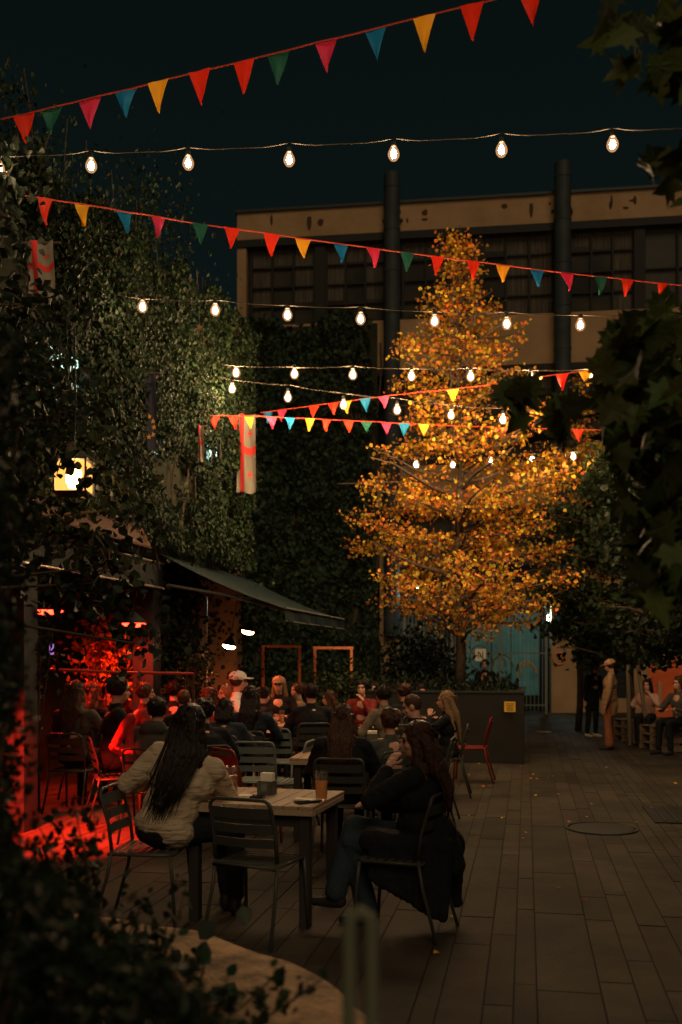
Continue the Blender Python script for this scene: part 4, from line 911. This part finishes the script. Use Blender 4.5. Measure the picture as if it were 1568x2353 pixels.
# ------------------------------------------------------------------ people
def ik(a, b, l1, l2, hint):
    d = b-a; L = min(d.length, (l1+l2)*.995); dn = d.normalized(); x = (l1*l1-l2*l2+L*L)/(2*L); hgt = math.sqrt(max(l1*l1-x*x, 0)); h_ = (hint-dn*hint.dot(dn)).normalized(); return a+dn*x+h_*hgt, a+dn*L
def person(lab, px, ytop, Z, face, pose='sit', top='black', legs='black', hair='hairblack', style='short', lean=8, side=0, hy=0, hp=0, hl=None, hr=None, cross=False, capm=None, hood=False, big=False, shoe='shoe', coat=False, voxel=None, bare=False, bag=False, tw=0, bulky=1.0, xoff=0, legl=None, legr=None, out=False, grp='people at the terrace tables', chair=True, chairkind='chair'):
    sit = pose == 'sit'; V = Vector; vx = voxel or (.0075 if big else .013)
    t = thing('person', lab, 'person', (0, 0, 0), 0, grp)
    pz = .545 if sit else .93
    Ml = Matrix.Rotation(R(tw), 3, 'Z') @ Matrix.Rotation(R(-lean), 3, 'X') @ Matrix.Rotation(R(side), 3, 'Y')
    pel = V((0, 0, pz)); up = lambda v: pel+Ml @ V(v)
    chest = up((0, 0, .30)); neck = up((0, -.01, .485)); shl = up((-.175, 0, .42)); shr = up((.175, 0, .42))
    Mh = Matrix.Rotation(R(tw+hy), 3, 'Z') @ Matrix.Rotation(R(-hp), 3, 'X')
    hc = neck+V((0, 0, .155))+Ml @ V((0, .02, 0)); hv = lambda v: hc+Mh @ V(v)
    # scale so the crown meets the photo height
    topz = hc.z+.135; want = H-(ytop-HY)*Z/F; sc = max(.84, min(1.12, want/topz))
    hdw = at(px, HY, Z); rzz = R(face); Rz = Matrix.Rotation(rzz, 3, 'Z'); o_ = Rz @ V((hc.x, hc.y, 0))*sc
    t.location = (hdw.x-o_.x+xoff, Z-o_.y, 0); t.rotation_euler = (0, 0, rzz); t.scale = (sc, sc, sc)
    # limbs
    if sit:
        kn = [V((-.10, .42, .53)), V((.10, .42, .53))]; an = [V((-.11, .40, .09)), V((.11, .44, .09))]
        if cross: kn[1] = V((-.02, .45, .63)); an[1] = V((-.16, .52, .22)); kn[0] = V((-.09, .44, .53)); an[0] = V((-.03, .36, .09))
        if legl: kn[0], an[0] = V(legl[0]), V(legl[1])
        if legr: kn[1], an[1] = V(legr[0]), V(legr[1])
    else: kn = [V((-.10, .03, .50)), V((.10, .0, .50))]; an = [V((-.11, 0, .09)), V((.12, -.02, .09))]
    hl = V(hl) if hl else (V((-.16, .36, .76)) if sit else V((-.24, .08, .80))); hr = V(hr) if hr else (V((.16, .38, .76)) if sit else V((.25, .05, .80)))
    ho_ = V((.8, -.3, -.8)) if not out else V((1, -.4, -.7)); el, wl = ik(shl, hl, .28, .25, V((-ho_.x, ho_.y, ho_.z))); er, wr = ik(shr, hr, .28, .25, ho_)
    # body: head, neck, torso core, forearms, hands, legs
    b = MB(); b.ell(hv((0, -.005, .03)), (.074, .092, .098), Mh, 20); b.ell(hv((0, .028, -.045)), (.055, .060, .068), Mh); b.ell(hv((0, .055, -.082)), (.024, .022, .022), Mh)
    b.cap(hv((0, .078, .012)), hv((0, .104, -.022)), .009, .0135, 10); b.ell(hv((0, .080, .035)), (.05, .014, .012), Mh); b.ell(hv((0, .086, -.050)), (.022, .012, .0075), Mh); b.ell(hv((0, .084, -.062)), (.019, .011, .008), Mh)
    for s in (-1, 1): b.ell(hv((s*.076, -.008, -.002)), (.010, .019, .031), Mh); b.ell(hv((s*.036, .055, -.022)), (.026, .024, .024), Mh)
    b.cap(neck-V((0, 0, .06)), hv((0, -.012, -.06)), .054, .048)
    b.cap(up((0, 0, .02)), up((0, 0, .36)), .115, .12); b.cap(shl, shr, .05)
    for sh_, e_, w_ in ((shl, el, wl), (shr, er, wr)): b.cap(sh_, e_, .042, .034); b.cap(e_, w_, .034, .024)
    for s, k_, a_ in ((-1, kn[0], an[0]), (1, kn[1], an[1])): b.cap(V((s*.085, .02, pz)), k_, .075, .052); b.cap(k_, a_, .048, .033)
    fing = MB()
    for s, e_, w_ in ((-1, el, wl), (1, er, wr)):
        d = (w_-e_).normalized(); sd_ = d.cross(V((0, 0, 1))); sd_ = sd_.normalized() if sd_.length > .1 else V((1, 0, 0)); dn = d.cross(sd_).normalized()
        if dn.z > 0: dn = -dn
        pc_ = w_+d*.045; b.cap(w_, w_+d*.02, .024, .026); b.ell(pc_, (.036, .042, .015), Matrix((sd_, d, dn)).transposed())
        for q, (o2, l2) in enumerate(((-.027, .062), (-.009, .074), (.009, .070), (.027, .054))):
            r0 = w_+d*.078+sd_*o2; m1 = r0+(d+dn*.25).normalized()*l2*.5; m2 = m1+(d+dn*.8).normalized()*l2*.5; fing.cap(r0-d*.012, m1, .0085, .0078, 8); fing.cap(m1, m2, .0078, .0065, 8)
        ts = sd_*(-s if True else 1); ts = -sd_*s; r0 = w_+d*.03+ts*.028; m1 = r0+(d*.6+ts*.7+dn*.2).normalized()*.035; fing.cap(r0-ts*.01, m1, .011, .009, 8); fing.cap(m1, m1+(d+ts*.2+dn*.3).normalized()*.028, .009, .0075, 8)
    me = remesh(b, vx, 3)
    # eye sockets pressed in, then the fingers are welded into the same mesh
    tmp = MB(); tmp.v = [tuple(v.co) for v in me.vertices]; tmp.f = [list(p_.vertices) for p_ in me.polygons]; tmp.m = [0]*len(tmp.f)
    for s in (-1, 1):
        ec = hv((s*.031, .092, .010))
        for i_, v in enumerate(tmp.v):
            q = V(v); dd = (q-ec).length
            if dd < .024: tmp.v[i_] = tuple(q-(Mh @ V((0, 1, 0)))*.009*(1-dd/.024))
    tmp.add(fing.v, fing.f); bpy.data.meshes.remove(me); tmp.build('body', M['skin'], t, smooth=True)
    k = MB()
    for s in (-1, 1): k.ell(hv((s*.031, .076, .012)), (.0125, .010, .008), Mh, 10)
    for s in (-1, 1): k.cap(hv((s*.016, .090, .030)), hv((s*.048, .080, .031)), .0035, .003, 6)
    k.build('eyes', M['eye'], t, smooth=True)
    # top garment
    g_ = MB(); bf = bulky
    g_.ell(up((0, 0, .02)), (.165*bf, .125*bf, .12), Ml); g_.ell(up((0, 0, .14)), (.155*bf, .12*bf, .16), Ml); g_.ell(up((0, .0, .31)), (.185*bf, .125*bf, .16), Ml); g_.cap(shl, shr, .065*bf); g_.cap(up((0, -.01, .40)), neck, .085, .066)
    for sh_, e_, w_ in ((shl, el, wl), (shr, er, wr)):
        g_.cap(sh_, e_, .064*bf, .052*bf)
        if not bare: g_.cap(e_, e_.lerp(w_, .9), .052*bf, .037*bf)
    if coat and sit:
        for s in (-1, 1): g_.cap(V((s*.11, .0, pz-.02)), V((s*.12, .30, pz+.02)), .10, .085)
        for q in range(12):
            y0 = .24-q*.036; y1 = .27-q*.041; z1 = .36-q*.020
            for s in (-1, 1): g_.cap(V((s*.13, y0, pz)), V((s*(.20+.01*math.sin(q)), y1, z1)), .085, .036)
        g_.cap(V((0, -.10, pz+.05)), V((.0, -.20, .42)), .14, .08); g_.cap(V((-.1, -.17, pz)), V((-.2, -.20, .17)), .06, .02)
    if not sit: g_.cap(up((0, 0, .05)), up((0, 0, -.16)), .145, .158); g_.cap(up((0, 0, -.1)), up((0, 0, -.22)), .158, .150)
    if hood: g_.cap(neck+Ml @ V((-.06, -.08, -.02)), neck+Ml @ V((.06, -.08, -.02)), .07); g_.ell(neck+Ml @ V((0, -.03, 0)), (.10, .09, .055), Ml)
    from_mesh('coat' if coat else 'jacket', remesh(g_, vx, 3, .026 if big else .02, .09), M[top], t)
    # trousers
    g_ = MB(); g_.ell((0, 0, pz), (.155, .135, .11))
    for s, k_, a_ in ((-1, kn[0], an[0]), (1, kn[1], an[1])): g_.cap(V((s*.085, .02, pz)), k_, .095, .07); g_.cap(k_, a_+V((0, 0, .02)), .068, {'denim': .075, 'rust': .085}.get(legs, .05))
    from_mesh('trousers', remesh(g_, vx*1.1, 3, .014, .1), M[legs], t)
    for s, a_ in ((-1, an[0]), (1, an[1])):
        g_ = MB(); g_.cap(a_+V((0, -.02, -.02)), a_+V((0, -.03, -.05)), .042, .04); g_.cap(a_+V((0, 0, -.055)), a_+V((s*.01, .16, -.065)), .038, .028)
        from_mesh('shoe', remesh(g_, .012, 2), M[shoe], t)
    # hair
    hm = MB(); hm.ell(hv((0, -.016, .040)), (.086, .100, .100), Mh, 20)
    for s in (-1, 1): hm.ell(hv((s*.058, -.012, .012)), (.03, .062, .052), Mh)
    if style == 'curly':
        for _ in range(26):
            a_, c_ = random.uniform(0, 6.28), random.uniform(-.1, 1); hm.ell(hv((.08*math.cos(a_)*math.sqrt(1-c_*c_*.9), -.02+.09*math.sin(a_)*math.sqrt(1-c_*c_*.9), .045+.09*c_)), .03)
    if style == 'long':
        L_ = .42 if not coat else .30; dv = lambda x, y, z: neck+Ml @ V((x, y, z))
        for x in (-.06, -.03, 0, .03, .06): hm.cap(hv((x, -.055, .02)), dv(x*1.1, -.115, -.02), .042, .042); hm.cap(dv(x*1.1, -.115, -.02), dv(x*.55-.02, -.150*bf, -L_*(.62 if abs(x) > .05 else .85)), .042, .014)
        for s in (-1, 1): hm.cap(hv((s*.066, .005, .0)), dv(s*.085, -.015, .0), .028, .034); hm.cap(dv(s*.085, -.03, .0), dv(s*.12, -.09, -.20), .036, .014)
    if style == 'bob':
        for x in (-.06, -.02, .02, .06): hm.cap(hv((x, -.05, .01)), hv((x*1.1, -.07, -.12)), .05, .036)
    if style == 'buzz':
        hm = MB(); hm.ell(hv((0, -.012, .036)), (.078, .095, .097), Mh, 20)
    # clear the face
    fm = remesh(hm, vx*.9, 2, .016 if style != 'buzz' else 0, .03); inv = Mh.transposed()
    kp = []; vs_ = [V(v.co) for v in fm.vertices]; hb = MB()
    lim = lambda q: (q.y > .068 and q.z < .052 and abs(q.x) < .07)
    bad = set(i_ for i_, v in enumerate(vs_) if lim(inv @ (v-hc)))
    for i_ in bad: q = inv @ (vs_[i_]-hc); q.y = min(q.y, .045); vs_[i_] = hc+Mh @ V((q.x*.85, q.y, q.z))
    hb.v = [tuple(v) for v in vs_]; hb.f = [list(p_.vertices) for p_ in fm.polygons]; hb.m = [0]*len(hb.f); bpy.data.meshes.remove(fm)
    if style == 'long' and big:
        for _ in range(70):
            x = random.uniform(-.085, .085); yb = -.118-.03*random.random(); p0 = hv((x*.9, -.055-.03*random.random(), .05)); p1 = neck+Ml @ V((x*1.4, yb, -.02)); p2 = neck+Ml @ V((x*1.15+random.gauss(0, .012), yb-.045, -.2*L_/.42)); p3 = neck+Ml @ V((x*.8-.02+random.gauss(0, .025), yb-.04, (-.33-random.random()*.14)*(L_/.42)))
            hb.tube([p0, p0.lerp(p1, .5)+V((0, -.015, .0)), p1, p2, p3], [.004, .005, .005, .005, .0015], 4)
    if style != 'buzz':
        for _ in range(46):
            a_ = random.uniform(0, 6.283); c_ = random.uniform(-.1, 1); q_ = math.sqrt(1-c_*c_*.98); n_ = V((math.cos(a_)*q_, math.sin(a_)*q_, c_))
            if n_.y > .55 and c_ < .75: continue
            p0 = hv((n_.x*.086, -.016+n_.y*.100, .040+n_.z*.100)); tg = Mh @ V((random.gauss(0, .6), -.4+random.gauss(0, .5), -.5+random.gauss(0, .4))).normalized(); hb.tube([p0, p0+tg*.03+(Mh @ n_)*.010, p0+tg*.055+(Mh @ n_)*.006], [.006, .0045, .001], 4)
    hb.build('hair', M[hair], t, smooth=True)
    if capm:
        c_ = MB(); c_.ell(hv((0, -.012, .062)), (.094, .108, .075), Mh, 20); c_.ell(hv((0, .105, .046)), (.07, .075, .010), Mh, 16); c_.ell(hv((0, -.012, .136)), (.01, .01, .006), Mh, 8); c_.build('cap', M[capm], t, smooth=True)
    if sit and chair:
        cl_ = V((t.location.x, t.location.y, 0)); f_ = Rz @ V((0, 1, 0)); place_chair(cl_.x+f_.x*.03, cl_.y+f_.y*.03, f_.x, f_.y, 'chair carrying the '+lab, chairkind)
    return t
# near pair -----------------------------------------------------------
person('woman seen from behind in a cream knit sweater with long black hair', 440, 1617, 6.25, -8, top='cream', legs='black', hair='hairblack', style='long', lean=13, side=16, hy=-30, hp=10, hl=(-.14, .30, .78), hr=(.14, .36, .80), big=True, bulky=1.17, out=True, chair=False, legl=((.26, .33, .53), (.30, .32, .10)), legr=((.38, .20, .53), (.38, .22, .10)), grp=None)
person('woman in profile in a long black coat and jeans with chin on her hand', 958, 1655, 6.0, 70, top='black', legs='denim', hair='hairbrown', style='long', lean=3, hy=12, hp=4, hl=(-.08, .20, 1.02), hr=(.12, .34, .76), big=True, cross=True, coat=True, chair=False, bulky=1.25, grp=None, shoe='shoe')
# left crowd -----------------------------------------------------------
person('dark haired woman in a dark jacket seated leftmost', 176, 1563, 10.6, -12, top='grey', hair='hairbrown', style='long', lean=6, hood=True)
person('long haired woman seated right beside the leftmost person', 211, 1565, 11.6, -20, top='black', hair='hairbrown', style='long')
person('tall man with swept dark hair in a black jacket looking right', 273, 1553, 9.9, -70, top='black', hair='hairblack', lean=6, hp=6, bulky=1.08)
person('short haired man looking right in a dark red shirt', 335, 1567, 11.5, -80, top='wine', hair='hairbrown', lean=12)
person('small far figure behind the short haired man at left', 311, 1553, 13.6, 150, top='wine', hair='hairblond')
person('person in a grey hooded jacket with red sleeves seen from behind', 362, 1601, 9.0, -10, top='grey', hair='hairblack', hood=True, lean=14, bulky=1.2)
t = thing('red_scarf', 'bright red sweater draped from the chair of the hooded person', 'sweater'); k = MB()
p0 = at(300, 1650, 8.9); p1 = at(262, 1715, 8.85); p2 = at(300, 1735, 8.9); k.cap(p0, p1, .05, .045); k.cap(p1, p2, .045, .055); k.cap(p0, p2, .035, .04); from_mesh('cloth', remesh(k, .012, 3, .03, .06), M['redcloth'], t)
person('dark haired person under the end of the red rail', 399, 1565, 12.6, 10, top='black', hair='hairblack')
person('short haired man seen from behind with bare neck', 423, 1583, 11.2, 5, top='black', hair='hairbrown', style='buzz', lean=12)
person('fair haired woman bending left in reddish light', 519, 1572, 13.0, 120, top='wine', hair='hairblond', style='bob', lean=14)
person('person in a dark blue quilted jacket with the head bowed', 517, 1603, 10.4, -5, top='navyc', hair='hairblack', style='bob', lean=16, hp=14, bulky=1.2)
person('man in a cap and white top lit orange', 549, 1541, 12.7, -95, top='whitecloth', hair='hairbrown', lean=4, capm='whitecloth', bare=True)
person('woman with long black hair and dark blue top seen from behind', 578, 1575, 10.9, -8, top='navyc', hair='hairblack', style='long', lean=4)
person('woman in a pale cap facing the camera at the round table', 641, 1553, 14.3, 172, top='black', hair='hairblond', style='long', capm='tan', lean=8)
person('person in profile beside the woman in a pale cap', 684, 1568, 14.6, 110, top='olive', hair='hairbrown', style='short')
person('dark haired man in a heavy black coat seen from behind', 715, 1570, 12.2, 10, top='black', hair='hairblack', bulky=1.15)
person('auburn haired woman seen from behind in a black coat', 789, 1617, 8.1, -8, top='black', hair='hairbrown', style='long', bulky=1.15, lean=4, big=True)
person('dark haired person resting the chin on a hand far at the back', 832, 1562, 14.8, 165, top='wine', hair='hairblack', hl=(-.06, .24, 1.0), style='curly')
person('person in a grey jersey leaning over the table with an elbow out', 881, 1573, 11.9, 40, top='olive', hair='hairblack', lean=16)
person('brown haired person behind the shaven headed man', 928, 1571, 13.6, 30, top='black', hair='hairbrown', style='curly')
person('shaven headed man bending to the left in a black jacket', 948, 1594, 9.9, 78, top='black', hair='hairbrown', style='buzz', lean=22, hp=16, bulky=1.15, big=True)
person('curly haired person in a dark jacket seen from behind', 896, 1630, 8.7, 20, top='grey', hair='hairbrown', style='curly', lean=10)
person('fair long haired woman in profile beside the planter', 1024, 1587, 11.7, 82, top='black', hair='hairblond', style='long', lean=4, hl=(-.08, .24, 1.0))
person('tiny far head beyond the planter', 996, 1560, 18.2, 170, top='black', hair='hairbrown')
person('dark coated person between the tall man and the short haired man', 246, 1582, 12.9, -150, top='black', hair='hairblack', hl=(-.08, .22, 1.0))
person('person in a dark scarf right of the end of the red rail', 478, 1579, 12.4, 60, top='wine', hair='hairbrown', style='bob', lean=12)
person('dark haired person directly left of the nearer timber frame', 606, 1577, 13.4, -60, top='black', hair='hairblack', hp=12, lean=12)
person('person in black between the two timber frames', 757, 1586, 13.5, 80, top='black', hair='hairbrown', style='long')
person('distant person right of the farther timber frame', 862, 1566, 16.0, 150, top='grey', hair='hairblack')
person('distant dark haired person left of the tiny far head', 968, 1572, 15.6, -160, top='black', hair='hairblack', style='curly')
person('dark jacketed person bowed behind the cream sweater woman', 470, 1606, 9.3, 15, top='black', hair='hairblack', style='curly', lean=16, bulky=1.2)
# standing -------------------------------------------------------------
person('standing figure in black with an orange bag by the mural', 1115, 1514, 21.5, 160, 'stand', top='black', hair='hairblack', grp='people standing at the back')
c = at(1110, 1572, 21.25); t = thing('orange_bag', 'small orange bag held by the figure in black by the mural', 'bag', c); k = MB(); k.ell((0, 0, 0), (.07, .05, .14)); k.build('pouch', M['yellow'], t, smooth=True); k = MB(); k.tube([(-.04, 0, .12), (0, 0, .24), (.04, 0, .12)], .008, 5); k.build('strap', M['yellow'], t)
person('man standing in dark clothes and a black cap', 1366, 1521, 20.0, -150, 'stand', top='black', legs='black', hair='hairblack', capm='black', shoe='paleshoe', grp='people standing at the back')
person('man standing in tan clothes and a tan cap', 1402, 1514, 17.4, 75, 'stand', top='tanjacket', legs='rust', hair='hairbrown', capm='tan', lean=-2, bulky=1.1, hp=14, grp='people standing at the back')
person('woman in a pink top seated on a pallet bench at right', 1487, 1560, 18.4, 150, top='pinkcloth', hair='hairblack', style='long', grp='people standing at the back', chair=False, hl=(-.1, .22, 1.0))
person('seated person cut by the right edge in a grey top', 1560, 1553, 16.6, 120, top='grey', hair='hairbrown', style='long', grp='people standing at the back', chair=False)
# pallet benches
for i, (px, y, lab) in enumerate(((1480, 18.9, 'pallet bench under the woman in pink'), (1550, 17.2, 'pallet bench at the right edge'))):
    t = thing('pallet_bench', lab, 'bench', (at(px, 1500, y).x, y, 0), .2, 'benches stacked from pallets')
    for q in range(3):
        k = MB()
        for x in np.linspace(-.38, .38, 5): k.box((x, 0, .145*q+.135), (.12, .8, .018))
        for yy in (-.36, 0, .36): k.box((0, yy, .145*q+.065), (.88, .09, .1))
        k.build('pallet', M['pallet'], t)

print('objects', len(bpy.data.objects))
